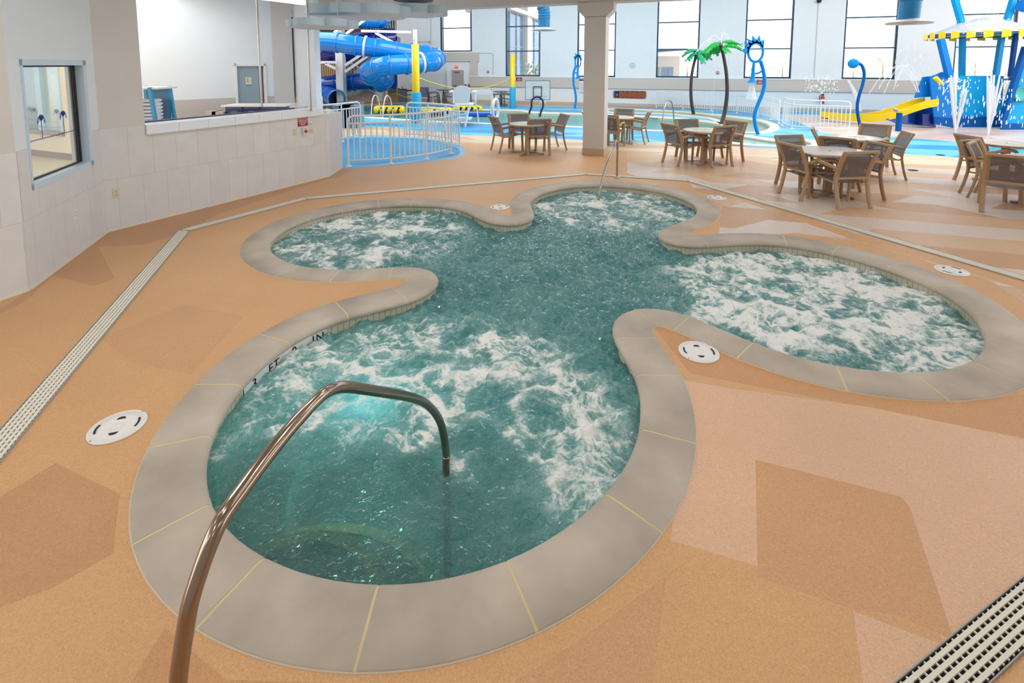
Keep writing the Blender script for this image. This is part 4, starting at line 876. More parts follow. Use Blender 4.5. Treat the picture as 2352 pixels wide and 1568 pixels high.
def feet(p, q, tgt, label, group):
    a, b_ = G(*p).to_2d(), G(*q).to_2d(); m_ = (a+b_)/2; n_ = Vector((a.y-b_.y, b_.x-a.x)).normalized(); tt = Vector((tgt[0], tgt[1]))-m_
    if n_.dot(tt) < 0: n_ = -n_
    return chair_at(m_, n_, label, group)
def table(x, y, r, hexa, rz, label, fm_=M_TANF, group='patio tables', feet_m=None):
    t = thing('patio_table', label, 'table', (x, y, 0), rz, group)
    b = MB()
    if hexa:
        P = [(r*math.cos(R(a)), r*math.sin(R(a))) for a in (0, 52, 128, 180, 232, 308)]
        P2 = []
        for i, p in enumerate(P):
            q, s_ = P[i-1], P[(i+1) % 6]; P2 += [tuple(Vector(p).lerp(Vector(q), .06)), tuple(Vector(p).lerp(Vector(s_), .06))]
        b.prism(P2, .715, .74)
    else: b.lathe((0, 0, 0), [(0, .712), (r-.02, .712), (r, .72), (r, .735), (r-.006, .74), (.03, .74), (.028, .737), (0, .737)], 48)
    b.build('tabletop', M_TABLE if fm_ is M_TANF else mat('dark_top', (120, 124, 132), .3), t, True)
    b = MB(); b.prism([(p[0]*.98, p[1]*.98) for p in P2], .69, .715) if hexa else b.lathe((0, 0, 0), [(r-.012, .695), (r-.004, .715), (r-.03, .715)], 48); b.build('table_edge', fm_, t, True)
    b = MB(); b.lathe((0, 0, .7401), [(.022, 0), (.022, .001), (0, .001)], 12); b.build('umbrella_hole_cap', M_DARK, t, True)
    b = MB(); b.box((0, 0, .355), (.11, .11, .67), taper=.8); b.box((0, 0, .68), (.5, .06, .03)); b.box((0, 0, .68), (.06, .5, .03)); b.build('pedestal', fm_, t, True)
    for k in range(4):
        a = R(45+90*k); b = MB(); c_, s_ = math.cos(a), math.sin(a); b.bar((c_*.04, s_*.04, .055), (c_*.42, s_*.42, .02), .06, .035); b.build('base_foot', M_STEELB if k % 2 else fm_, t, True)
    return t
gr = 'tan sling patio chairs'
TA = G(1900, 447).to_2d(); table(TA.x, TA.y, .62, True, R(-14), 'hexagonal patio table among four tan sling chairs right of the hot tub')
feet((1926, 481), (2001, 478), TA, 'nearest tan sling chair with its back to the camera, at the hexagonal table', gr)
feet((1788, 443), (1838, 462), TA, 'tan sling chair at the left near side of the hexagonal table', gr)
feet((1975, 440), (2032, 459), TA, 'tan sling chair on the far right side of the hexagonal table', gr)
feet((1778, 422), (1843, 419), TA, 'tan sling chair far left of the hexagonal table, half hidden by another', gr)
TB = G(1963, 315, .74).to_2d(); table(TB.x, TB.y, .46, False, 0, 'round patio table right behind the hexagonal one')
m_ = (G(2060, 412)+G(2078, 403)).to_2d()/2; h_ = (TB-m_).normalized(); rr = (TB-m_).length
chair_at(m_, h_, 'tan sling chair at the right of the round table behind the hexagonal one', gr)
c_ = DY(1920, 400, TB.y-.95).to_2d(); chair_at(c_, TB-c_, 'tan sling chair with tag between the hexagonal table and the round table behind it', gr)
c_ = DY(2003, 380, TB.y+.95).to_2d(); chair_at(c_, TB-c_, 'tan sling chair on the far side of the round table behind the hexagonal one', gr)
c_ = DY(1868, 380, TB.y+.35).to_2d(); chair_at(c_, TB-c_, 'tan sling chair left of the round table behind the hexagonal one', gr)
T1 = G(1212, 283, .74).to_2d(); table(T1.x, T1.y, .44, False, R(20), 'round patio table left of the column')
feet((1213, 357.5), (1263, 356), T1, 'tan sling chair with its back to the camera at the table left of the column', gr)
feet((1127, 344), (1147, 351.5), T1, 'leftmost tan sling chair, side on, at the table left of the column', gr)
feet((1284, 337), (1300, 343), T1, 'tan sling chair just left of the column, at the right of its table', gr)
c_ = DY(1192, 340, T1.y+.92).to_2d(); chair_at(c_, T1-c_, 'tan sling chair facing the camera behind the table left of the column', gr)
T2 = G(1619, 298, .74).to_2d(); table(T2.x, T2.y, .45, False, R(10), 'round patio table between the column and the hexagonal table')
feet((1520.6, 372), (1557.6, 382.4), T2, 'tan sling chair at the left near side of the table right of the column', gr)
feet((1637, 385), (1682, 381.6), T2, 'tan sling chair at the right near side of the table right of the column', gr)
feet((1662.5, 362.6), (1704.7, 370), T2, 'tan sling chair at the far right side of the table right of the column', gr)
c_ = DY(1577, 350, T2.y+.85).to_2d(); chair_at(c_, T2-c_, 'tan sling chair at the far left side of the table right of the column', gr)
T3 = G(1418, 268, .74).to_2d(); table(T3.x, T3.y, .45, False, R(30), 'round patio table partly hidden behind the column')
feet((1482, 331), (1490, 325.6), T3, 'tan sling chair side on, right of the table hidden behind the column', gr)
c_ = DY(1395, 332, T3.y-.85).to_2d(); chair_at(c_, T3-c_, 'tan sling chair half hidden behind the right side of the column', gr)
c_ = DY(1432, 320, T3.y+.85).to_2d(); chair_at(c_, T3-c_, 'tan sling chair facing the camera behind the table hidden by the column', gr)
c_ = T3+Vector((-.88, .1)); chair_at(c_, T3-c_, 'tan sling chair of which a sliver shows left of the column', gr)
a_, b_ = G(2254, 487).to_2d(), G(2301, 477).to_2d(); hd = Vector((.66, .75)).normalized()
rt = Vector((hd.y, -hd.x)); rm = a_+rt*.262
T4 = rm+hd*1.05+rt*.50; table(T4.x, T4.y, .60, True, R(15), 'patio table cut off by the right edge of the photo')
chair_at(rm, hd, 'big tan sling chair cut off by the right edge, with its back to the camera', gr)
c_ = G(2215, 452).to_2d()+Vector((.22, .13)); chair_at(c_, Vector((.62, -.78)), 'tan sling chair facing right at the left side of the cut off table', gr)
c_ = T4+Vector((-.35, .95)); chair_at(c_, T4-c_, 'tan sling chair at the right edge behind the cut off table', gr)
T5 = G(2312, 328, .74).to_2d(); table(T5.x, T5.y, .44, False, 0, 'distant round patio table near the right edge behind the chairs')
c_ = DY(2222, 390, T5.y).to_2d(); chair_at(c_, T5-c_, 'tan sling chair at the left of the distant table near the right edge', gr)
c_ = T5+Vector((.45, -.9)); chair_at(c_, T5-c_, 'tan sling chair at the right edge in front of the distant table', gr)
# grey chairs by the far wall
gg = 'grey sling chairs by the far wall'
def gchair(px, py, face, label): c = G(px, py).to_2d(); chair_at(c-Vector(face).normalized()*.2, face, label, gg, 'grey')
gchair(934, 233, (1, .2), 'grey chair just left of the yellow padded post')
gchair(974, 237, (.2, -1), 'grey chair just right of the nearer yellow post')
gchair(990, 239, (1, .3), 'grey chair with blue sling left of the first grey table')
gchair(1039, 238, (-1, -.1), 'grey chair with blue sling right of the first grey table')
gchair(1064, 243, (1, .1), 'grey chair with blue sling left of the lifeguard chair')
gchair(1140, 244, (1, 0), 'grey chair showing behind the right side of the lifeguard chair')
gchair(1168, 244, (-1, .1), 'grey chair just left of the farther yellow post')
g1_ = G(1019, 235).to_2d(); table(g1_.x, g1_.y, .42, False, 0, 'grey round table by the far wall between blue grey chairs', M_GREYF, 'grey tables')
g2_ = G(1152, 241).to_2d(); table(g2_.x, g2_.y, .42, False, 0, 'grey round table beside the farther yellow post', M_GREYF, 'grey tables')
# ------------------------------------------------------------------ guard rails
def guard(pts, n_posts, label, h=1.07, sp=.115, rr=.024, mid=.91, low=.12, r_end=.12, tl=True, tr=True, group='white guard rails', floorz=0):
    c = [Vector((p[0], p[1], 0)) for p in spline([(p[0], p[1], 0) for p in pts], 12)]
    d = [0]
    for i in range(1, len(c)): d.append(d[-1]+(c[i]-c[i-1]).length)
    Lt = d[-1]
    def at(s, z):
        s = max(0, min(Lt, s)); i = 1
        while i < len(d)-1 and d[i] < s: i += 1
        f_ = (s-d[i-1])/max(1e-6, d[i]-d[i-1]); p = c[i-1].lerp(c[i], f_); return Vector((p.x, p.y, z+floorz))
    t = thing('guard_rail', label, 'railing', (c[0].x, c[0].y, floorz), 0, group)
    n = max(8, int(Lt/.15)); top = []
    if tl: top += [at(0, 0), at(0, h-r_end), at(r_end*.3, h-r_end*.3)]
    top += [at(r_end+(Lt-2*r_end)*i/n, h) for i in range(n+1)] if (tl or tr) else [at(Lt*i/n, h) for i in range(n+1)]
    if tr: top += [at(Lt-r_end*.3, h-r_end*.3), at(Lt, h-r_end), at(Lt, 0)]
    b = MB(); b.tube(top, rr, 8); b.build('top_rail', M_WMET, t)
    for z in (mid, low):
        b = MB(); b.tube([at(Lt*i/n, z) for i in range(n+1)], rr*.8, 8); b.build('middle_rail' if z == mid else 'bottom_rail', M_WMET, t)
    ps = [Lt*k/(n_posts-1) for k in range(n_posts)]
    for k, s in enumerate(ps):
        b = MB()
        if not ((k == 0 and tl) or (k == n_posts-1 and tr)): b.tube([at(s, 0), at(s, h)], rr, 8)
        p = at(s, 0); b.lathe(p, [(.065, .001), (.065, .012), (.03, .016), (rr, .05)], 14); b.build('post', M_WMET, t)
    nb = int(Lt/sp); bars = 0
    for k in range(1, nb):
        s = Lt*k/nb
        if min(abs(s-x) for x in ps) < sp*.45: continue
        b = MB(); b.tube([at(s, low), at(s, mid)], rr*.64, 6, cap=False); b.build('baluster', M_WMET, t); bars += 1
    return t
guard([G(801, 382), G(902, 376), G(985, 365), G(1037, 353)], 4, 'near curved white guard rail around the blue ramp')
guard([G(935, 316), G(990, 320.5), G(1030, 327), G(1055, 334)], 4, 'curved white guard rail on the far side of the blue ramp', h=1.04, mid=.9)
guard([(-5.75, 12.95), (-4.95, 13.75), G(829, 317)], 4, 'white guard rail running behind the tiled half wall to the ramp', tl=False)
A4 = [(1507,247),(1568,250.5),(1627,254),(1684,259),(1735,266),(1770,275),(1789,284)]
guard([G(*q) for q in A4], 7, 'long white guard rail behind the palm trees', h=.86, mid=.77, low=.1, sp=.125, rr=.02, group='white guard rails')
guard([G(*q) for q in [(1797, 289), (1822, 296), (1880, 300), (1950, 303)]], 4, 'white guard rail section in front of the yellow slide', h=.98, mid=.82, low=.1, sp=.115, rr=.02)
# pool ladders
def hoops(p, q, h, label, px_h=None):
    a, b_ = G(*p), G(*q); d = (b_-a); t = thing('ladder_rail', label, 'ladder rail', (a.x, a.y, 0), 0, 'pool grab rails')
    b = MB(); up = Vector((0, 0, 1)); pts = [a, a+up*h*.6+d*.12, a+up*h*.9+d*.25, a+up*h+d*.42, a+up*h*.92+d*.62, a+up*h*.6+d*.8, b_-up*.5]
    b.tube(spline(pts, 5), .02, 8); b.build('rail_tube', M_WMET, t); return t
hoops((852, 268), (876, 262), .86, 'left of two white grab rails behind the near guard rail')
hoops((879, 270), (904, 263), .86, 'right of two white grab rails behind the near guard rail')
hoops((981, 236), (997, 240), .62, 'left small grab rail in front of the grey chairs')
hoops((1001, 237), (1016, 241), .62, 'right small grab rail in front of the grey chairs')
t = hoops((1549, 292), (1516, 300), .95, 'bent stainless grab rail at the pool edge behind the second round table')
for ch in t.children: ch.data.materials[0] = M_STEELB
# ------------------------------------------------------------------ padded posts with rope
def padpost(px, py, ptop_c, ptop_y, wc, wy, label, white=None):
    c = G(px, py); t = thing('padded_post', label, 'post', c, 0, 'padded yellow and cyan posts'); Y = c.y
    zc, zy = DY(px, ptop_c, Y).z, DY(px, ptop_y, Y).z
    b = MB(); b.lathe((c.x, c.y, 0), [(wc, 0), (wc, zc-.02), (wc-.02, zc), (wy, zc)], 28); b.build('lower_pad', M_CYAN, t)
    b = MB(); b.lathe((c.x, c.y, 0), [(wy, zc), (wy, zy), (0, zy)], 28); b.build('upper_pad', M_YEL, t)
    if white: b = MB(); b.lathe((c.x, c.y, 0), [(wy*.55, zy), (wy*.55, DY(px, white, Y).z), (0, DY(px, white, Y).z)], 20); b.build('post_core', M_WMET, t)
    b = MB(); b.lathe(DY(px+wy*F/Y, 180 if white else 181, Y), [(0, -.03), (.025, -.02), (.025, .02), (0, .03)], 8); b.build('rope_cleat', M_WMET, t)
    return c
p1 = padpost(957, 283, 212, 102, .185, .135, 'nearer tall post with yellow and cyan padding beside the blue slide', 68)
p2 = padpost(1177.5, 247, 200, 125, .155, .12, 'farther yellow and cyan padded post standing at the pool beside the basketball hoop')
a = DY(964, 179, p1.y); b_ = DY(1172, 180, p2.y); pts = []
for k in range(25):
    u = k/24; p = a.lerp(b_, u); p.z -= 4*u*(1-u)*.46; pts.append(p)
b = MB(); b.tube(pts, .018, 6); tag(b.build('rope', mat('rope_yellow', (206, 214, 60), .7)), 'yellow rope sagging between the two padded posts', 'rope')
# stanchions with belt
ys = []
for px, py, top, lb in ((884, 234, 200, 'left brass stanchion by the white barrels'), (912.5, 236, 201, 'right brass stanchion left of the yellow post')):
    c = G(px, py); z = DY(px, top, c.y).z; t = thing('stanchion', lb, 'stanchion', c, 0, 'brass stanchions'); ys.append((c, z))
    b = MB(); b.tube([c, (c.x, c.y, z)], .03, 8); b.build('stanchion_pole', M_BRASS, t); b = MB(); b.lathe(c, [(.17, .002), (.17, .02), (.03, .05)], 16); b.build('stanchion_base', M_BRASS, t)
e_ = DY(944, 208, ys[1][0].y+.6)
def sagp(a, b_, s): return [a.lerp(b_, k/10)-Vector((0, 0, 4*(k/10)*(1-k/10)*s)) for k in range(11)]
b = MB(); A_ = [Vector((c.x, c.y, z-.03)) for c, z in ys]+[e_]; b.tube(sagp(A_[0], A_[1], .02)+sagp(A_[1], A_[2], .03)[1:], .022, 5); tag(b.build('queue_belt', M_BLACK), 'black belt strung across the two brass stanchions', 'belt')
b = MB(); A_ = [Vector((c.x, c.y, z*.62)) for c, z in ys]+[e_-Vector((0, 0, .45))]; b.tube(sagp(A_[0], A_[1], .05)+sagp(A_[1], A_[2], .05)[1:], .016, 5); tag(b.build('rope', mat('rope_yellow', (206, 214, 60), .7)), 'yellow rope strung low between the brass stanchions', 'rope')
# ------------------------------------------------------------------ lifeguard chair
c = G(1056, 290); yf = c.y; t = thing('lifeguard_chair', 'white lifeguard chair with arched back and a white ring buoy at its side', 'chair', (c.x+.55, c.y, 0))
def lp(px, py, dy=0): return DY(px, py, yf+dy)
sc0 = lp(1060, 286); 
M_LG = mat('lifeguard_white', (232, 236, 238), .5)
for (a, b2_, dy) in (((1035, 290), (1043, 242), 0), ((1068, 291), (1078, 240), 0), ((1056, 282), (1052, 240), .9), ((1100, 285), (1094, 240), .9)):
    b = MB(); b.bar(lp(*a, dy) if dy else G(*a), lp(*b2_, dy), .07, .05); b.build('leg', M_LG, t)
b = MB(); b.box(((lp(1041, 276).x+lp(1070, 276).x)/2-.02, yf-.03, lp(1055, 275).z), (.58, .04, .09)); b.box((lp(1066, 273, .45).x, yf+.45, lp(1060, 275).z), (.55, .9, .03)); b.build('foot_rest', M_LG, t)
zb_ = lp(1056, 258).z; b = MB(); x0_, x1_ = lp(1040, 258).x, lp(1074, 258).x; b.box(((x0_+x1_)/2, yf-.03, zb_), (x1_-x0_, .04, .13)); o = b.build('name_board', M_LG, t)
text('lettering', 'Ocupfer', .10, M_BLACK, o, Matrix(((1, 0, 0, (x0_+x1_)/2), (0, 0, -1, yf-.055), (0, 1, 0, zb_), (0, 0, 0, 1))))
zs_ = lp(1056, 241).z; b = MB(); b.box(((x0_+x1_)/2+.12, yf+.4, zs_), (.62, .9, .05)); b.build('seat', M_LG, t)
zb2, zt2 = lp(1056, 238).z, lp(1056, 196).z; b = MB(); xm = lp(1061, 220).x; P = [(-.24, zb2), (.24, zb2)]+[(.30*math.cos(R(a)), zt2-.22+.22*math.sin(R(a))) for a in range(0, 181, 15)]
b.plate([(xm+x, yf-.02-(z-zb2)*.12, z) for x, z in P], (0, .05, 0)); b.build('back_board', M_LG, t)
za = lp(1056, 211).z
for sx, dx in ((-1, 0), (1, .14)):
    b = MB(); b.box((xm+sx*.36+dx*.5, yf+.32, za), (.16, .85, .04)); b.build('armrest', M_LG, t)
    b = MB(); b.bar((xm+sx*.36+dx*.5, yf+.62, zs_), (xm+sx*.36+dx*.5, yf+.62, za), .07, .05); b.build('arm_post', M_LG, t)
b = MB(); b.bar(lp(1127, 262, .2), lp(1131, 211, .2), .09, .05); b.build('side_post', M_LG, t); b = MB(); b.bar(lp(1131, 212, .2), lp(1095, 212, .2), .05, .16); b.build('side_arm', M_LG, t)
b = MB(); b.bar(lp(1129, 234, .2), lp(1142, 234, .1), .03, .03); b.build('buoy_hook', M_LG, t)
rb = lp(1138, 250, .1); t = thing('ring_buoy', 'white ring buoy hanging on the right side of the lifeguard chair', 'life ring', rb)
b = MB(); b.tube([rb+Vector((.10*math.cos(R(a))*.9, .22*math.cos(R(a)), .34*math.sin(R(a)))) for a in range(0, 360, 15)], .055, 10, closed=True); b.build('ring', M_WPL, t)
# ------------------------------------------------------------------ basketball hoop in the pool
hb = G(1230, 268); Yh = hb.y; t = thing('basketball_hoop', 'pool basketball hoop with clear backboard and curved navy poles', 'basketball hoop', (hb.x, hb.y, -.12))
p00, p11 = DY(1206.5, 229, Yh), DY(1263.5, 185, Yh); b = MB(); b.box(((p00.x+p11.x)/2, Yh, (p00.z+p11.z)/2), (p11.x-p00.x, .02, p11.z-p00.z)); b.build('backboard', mat('clear_board', (216, 222, 228), .1, alpha=.45), t)
M_PO = mat('pole_navy', (22, 34, 66), .3)
def rect(b, x0, x1, z0, z1, w_, Y):
    for a_, c_ in (((x0, z0), (x1, z0)), ((x1, z0), (x1, z1)), ((x1, z1), (x0, z1)), ((x0, z1), (x0, z0))): b.bar((a_[0], Y, a_[1]), (c_[0], Y, c_[1]), w_, w_)
b = MB(); rect(b, p00.x, p11.x, p00.z, p11.z, .03, Yh); b.build('board_frame', mat('board_edge', (112, 140, 152), .4), t)
i0_, i1_ = DY(1225, 222, Yh-.02), DY(1244, 199, Yh-.02); b = MB(); rect(b, i0_.x, i1_.x, i0_.z, i1_.z, .03, Yh-.03); b.build('target_square', M_PO, t)
rc_ = DY(1247, 221, Yh+.3); b = MB(); b.tube([rc_+Vector((.22*math.cos(R(a)), .22*math.sin(R(a)), 0)) for a in range(0, 360, 20)], .012, 6, closed=True); o = b.build('rim', M_PO, t)
b = MB(); b.lathe(rc_-Vector((0, 0, .3)), [(.12, 0), (.21, .3)], 14); b.build('net', mat('net_white', (235, 238, 240), .8, alpha=.4), t)
b = MB()
pts = [(1215, 264), (1217, 255), (1221, 245), (1221, 232), (1226, 225), (1233, 222), (1241, 225), (1247, 232), (1247, 245), (1243, 255), (1240, 268)]
b.tube(spline([DY(x, y, Yh-.1) for x, y in pts], 4), .04, 8); b.build('support_pole', M_PO, t)
# ------------------------------------------------------------------ inflatables in the pool
def infl(px, py, w_, h_, d_, label, m_, spots=True, m2_=None):
    c = G(px, py, -.1); t = thing('inflatable_float', label, 'pool float', c, 0, 'pool floats')
    b = MB(); b.tube([(c.x-w_/2+w_*k/12, c.y, h_/2-.08) for k in range(13)], [h_/2*(.75 if k in (0, 12) else 1) for k in range(13)], 14); b.build('air_tube', m_, t)
    if spots:
        b = MB()
        for k in range(4):
            x = c.x-w_*.32+k*w_*.2; b.bar((x, c.y-h_/2*.9, -.06), (x+.10, c.y-h_*.35, h_*.8-.08), .10, .12)
        b.build('printed_stripes', m2_ or M_NAVY, t)
    return t
infl(895, 264, 1.35, .42, .5, 'yellow float nearest the two grab rails', M_YEL)
infl(905, 255, 1.2, .3, .5, 'dark blue float behind the yellow one by the grab rails', M_BLUE3, False)
infl(975, 263, 1.1, .34, .5, 'yellow float just right of the near padded post', M_YEL, False)
infl(1012, 266, 1.0, .36, .5, 'yellow float with navy markings behind the guard rail', M_YEL)
infl(1076, 259, 1.3, .32, .5, 'yellow float with navy lettering behind the lifeguard chair', M_YEL)
infl(1090, 270, 2.0, .26, .5, 'blue float under the lifeguard chair', M_BLUE3, False)
infl(1048, 274, 1.0, .2, .5, 'light blue float left of the lifeguard chair', M_PCYAN, False)
b = MB()
# ------------------------------------------------------------------ office furniture behind the half wall
c = DY(576, 262, 11.3); zt_ = DY(576, 244, 11.0).z; t = thing('locker_bench', 'navy locker cabinet with white top behind the half wall', 'cabinet', (c.x, 11.1, 0)); x0_, x1_ = DY(516, 250, 10.8).x, DY(637, 250, 10.8).x; n_l = 3
b = MB(); b.box(((x0_+x1_)/2+.05, 11.1, zt_+.02), (x1_-x0_+.25, .62, .03)); b.build('top', M_WPL, t)
for k in range(n_l):
    xa = x0_+(x1_-x0_)*k/n_l; xb = x0_+(x1_-x0_)*(k+1)/n_l
    b = MB(); b.box(((xa+xb)/2, 11.1, zt_/2), (xb-xa-.008, .56, zt_)); o = b.build('locker_body', M_NAVY, t)
    b = MB()
    for dz in (.09, .12, .15): b.box(((xa+xb)/2, 10.818, zt_-dz), ((xb-xa)*.38, .004, .006))
    b.box(((xa+xb)/2, 10.818, zt_-.025), ((xb-xa)*.85, .004, .008)); b.build('vent_slots', mat('pale_slots', (150, 160, 200), .5), o)
for px, w_, lb in ((487, .22, 'small taupe box at the far left of the navy lockers'), (503, .26, 'taupe box standing against the navy lockers')):
    p = DY(px+6, 260, 10.9); z = DY(px, 255, 10.9).z; b = MB(); b.box((p.x, 10.95, z/2), (w_*.95, .4, z)); tag(b.build('storage_box', mat('box_taupe', (176, 166, 150), .7)), lb, 'box', 'taupe boxes beside the lockers')
YR = 9.0; x0_, x1_ = DY(312, 210, YR).x, DY(368, 210, YR).x; zt_ = DY(340, 199, YR).z; t = thing('towel_rack', 'blue wheeled towel rack behind the half wall at the left', 'rack', ((x0_+x1_)/2, YR, 0))
for x in (x0_, x1_):
    for dy in (-.25, .25):
        b = MB(); b.bar((x+(.16 if x == x1_ else 0), YR+dy, 0), (x, YR+dy, zt_), .055, .05); b.build('upright', M_RACK, t)
for z in (zt_-.02, zt_-.62, .25):
    b = MB(); b.box(((x0_+x1_)/2+.05, YR, z), (x1_-x0_+.18, .52, .03)); b.build('shelf', M_WPL, t)
b = MB(); b.box(((x0_+x1_)/2, YR+.24, zt_-.8), (x1_-x0_, .02, 1.5)); b.build('back_panel', mat('rack_back', (96, 140, 172), .6), t)
random.seed(3)
for k in range(6):
    z = zt_-.60+.02+k*.062; b = MB(); L_ = .36; xx = (x0_+x1_)/2+random.uniform(-.01, .01)
    b.tube([(xx-L_/2, YR-.03, z+.03), (xx, YR-.03, z+.026), (xx+L_/2, YR-.03, z+.03)], .13, 10, flat=(1.0, .24))
    tag(b.build('folded_towel', M_TOWEL), ['lowest', 'second from the bottom', 'third from the bottom', 'fourth from the bottom', 'fifth from the bottom', 'topmost'][k]+' folded white towel in the stack on the blue rack', 'towel', 'folded towels on the rack')
# steel poles standing at the half wall
for (tx, bx, by, dd, lb) in ((589, 601.5, 243, 10.3, 'steel pole standing behind the half wall in front of the restroom door'), (708.5, 714.5, 253, 9.25, 'steel pole standing on the half wall ledge in front of the white column')):
    p = DY(bx, by, dd); q = DY(tx, 0, dd); b = MB(); b.tube([(p.x, dd, p.z-.02), (p.x, dd, 4.05)], .021, 10); tag(b.build('support_pole', M_STEELB), lb, 'pole', 'thin steel poles')
# ------------------------------------------------------------------ hanging things: clouds, lamp, diffusers, ducts
def cloud(cx, cy, rx, ry, z0, th, n, label, rot=0, hangers=True):
    P = []
    for k in range(n):
        a0 = 2*math.pi*k/n+rot; c = Vector((math.cos(a0)*rx*.72, math.sin(a0)*ry*.72)); rr_ = min(rx, ry)*.42*(1+.25*((k*37) % 5-2)/2.5)
        for j in range(-5, 6): 
            a = a0+j*math.pi/10; P.append((cx+c.x+math.cos(a)*rr_*rx/min(rx, ry), cy+c.y+math.sin(a)*rr_))
    Q = []                                                       # outer envelope by angle
    for k in range(96):
        a = 2*math.pi*k/96; best = 0
        for kk in range(n):
            a0 = 2*math.pi*kk/n+rot; ccx, ccy = math.cos(a0)*rx*.62, math.sin(a0)*ry*.62; rr_ = rx*.39*(1+.18*((kk*37) % 5-2)/2)
            dx, dy = math.cos(a), math.sin(a); bq = dx*ccx+dy*ccy; dsc = bq*bq-(ccx*ccx+ccy*ccy-rr_*rr_)
            if dsc > 0: best = max(best, bq+math.sqrt(dsc))
        Q.append((cx+math.cos(a)*best, cy+math.sin(a)*best))
    t = thing('acoustic_cloud', label, 'ceiling panel', (cx, cy, z0), 0, 'scalloped acoustic clouds')
    b = MB(); b.prism(Q, z0, z0+th); b.build('felt_edge', M_FELT, t)
    b = MB(); b.prism([(cx+(x-cx)*.985, cy+(y-cy)*.985) for x, y in Q], z0-.006, z0-.001); b.build('underside_board', M_FELTB, t)
    for s_ in (-1, 1):
        b = MB(); b.tube([(cx+s_*rx*.4, cy, z0+th), (cx+s_*rx*.4, cy, zb+.5)], .008, 5); b.build('hanger_rod', M_STEELB, t)
cloud(-3.27, 9.0, .62, .62, DY(745, 57, 8.4).z, .12, 6, 'small scalloped grey acoustic cloud in front of the white column', .3)
cloud(-2.85, 9.85, .98, .85, DY(760, 27, 9.0).z, .17, 7, 'large scalloped grey acoustic cloud hanging over the blue slide', .1)
cloud(-1.98, 10.9, .70, .7, DY(940, 27, 10.2).z, .17, 6, 'scalloped grey acoustic cloud farther right, beside the beam', .5)
p0_, p1_ = DY(560, -11, 10.2), DY(703, 7, 11.2); t = thing('tube_light', 'glowing white tube light at the top left above the counter', 'lamp', (p1_+p0_)/2)
b = MB(); b.tube([p0_, p1_], .05, 12); b.build('lamp_tube', mat('tube_glow', (255, 255, 255), .5, emit=((255, 255, 255), 2.5)), t); b = MB(); b.lathe(p1_, [(.055, -.03), (.055, .03), (0, .04)], 12, axis=p1_-p0_); b.build('end_cap', M_BLACK, t)
def diffuser(px, py, Y, r_, label, duct=None, rd_=.2):
    c = DY(px, py, Y); t = thing('duct_diffuser' if not duct else 'air_duct', label, 'air duct', c)
    b = MB(); b.lathe(c, [(.0, -.01), (r_*.3, -.03), (r_*.32, 0), (r_*.5, -.015), (r_*.52, .0), (r_*.95, -.02), (r_, 0), (r_*.95, .02), (r_*.5, .07), (rd_, .09)], 40); b.build('diffuser_plate', mat('diffuser_beige', (198, 192, 188), .4), t)
    if duct:
        b = MB(); b.tube(spline(duct, 5), rd_, 24, cap=False); b.build('duct_tube', M_DUCT, t)
        b = MB()
        n = len(duct)
        for p, q in ((duct[1], duct[2]), (duct[2], duct[3])):
            p, q = Vector(p), Vector(q)
            for u in (.1, .45, .8): b.lathe(p.lerp(q, u), [(rd_, -.03), (rd_+.014, -.02), (rd_+.014, .02), (rd_, .03)], 24, axis=q-p)
        b.build('duct_band', M_DUCT, t)
    return t
c = DY(1250, 67, 18.0)
diffuser(1250, 69, 18.0, .43, 'bright blue bent air duct with round diffuser in front of the second far window', [(c.x, 18, c.z+.02), (c.x, 18, c.z+.35), (c.x-.01, 18, c.z+.62), (c.x-.12, 18, c.z+.92), (c.x-.42, 18, c.z+1.12), (c.x-1.6, 18, c.z+1.3)], .20)
c = DY(2088, 50, 11.0); tx = DY(2100, 0, 11).x-c.x
diffuser(2088, 53, 11.0, .43, 'blue vertical air duct with round diffuser at the top right', [(c.x-.02, 11, c.z+.02), (c.x, 11, c.z+.4), (c.x+.02, 11, c.z+.9), (c.x+.03, 11, c.z+1.6), (c.x+.03, 11, c.z+2.6)], .195)
diffuser(950, 0, 10.6, .42, 'round white ceiling diffuser cut off by the top edge')
# ------------------------------------------------------------------ palm shaped water sprayers
def frond(b, p, q, w_, droop, seed):
    rnd = random.Random(seed); p, q = Vector(p), Vector(q); d = q-p; L_ = d.length; side = d.cross(Vector((0, 0, 1)))
    side = side.normalized() if side.length > 1e-3 else Vector((1, 0, 0)); n = 10; up = side.cross(d).normalized()
    for sg_ in (-1, 1):
        rows = []
        for i in range(n+1):
            u = i/n; c = p+d*u+Vector((0, 0, 1))*droop*4*u*(1-u); ww_ = w_*(.25+.75*math.sin(min(1, u*1.5)*math.pi/2))*(1-.25*u)
            tooth = (1.0 if i % 2 else .62)
            rows.append([c, c+side*sg_*ww_*.5+Vector((0, 0, -.22*ww_)), c+side*sg_*ww_*tooth+Vector((0, 0, -.6*ww_))+d*.06*tooth])
        b.grid(rows, False); b.grid([[x+Vector((0, 0, -.012)) for x in r] for r in rows], False)
    tip = p+d
    for k in (-1, 0, 1): b.add([tip+side*w_*.5*k-side*.1*w_, tip+side*w_*.5*k+side*.25*w_, tip+d*.14+side*w_*.45*k-Vector((0, 0, .05))], [(0, 1, 2)])
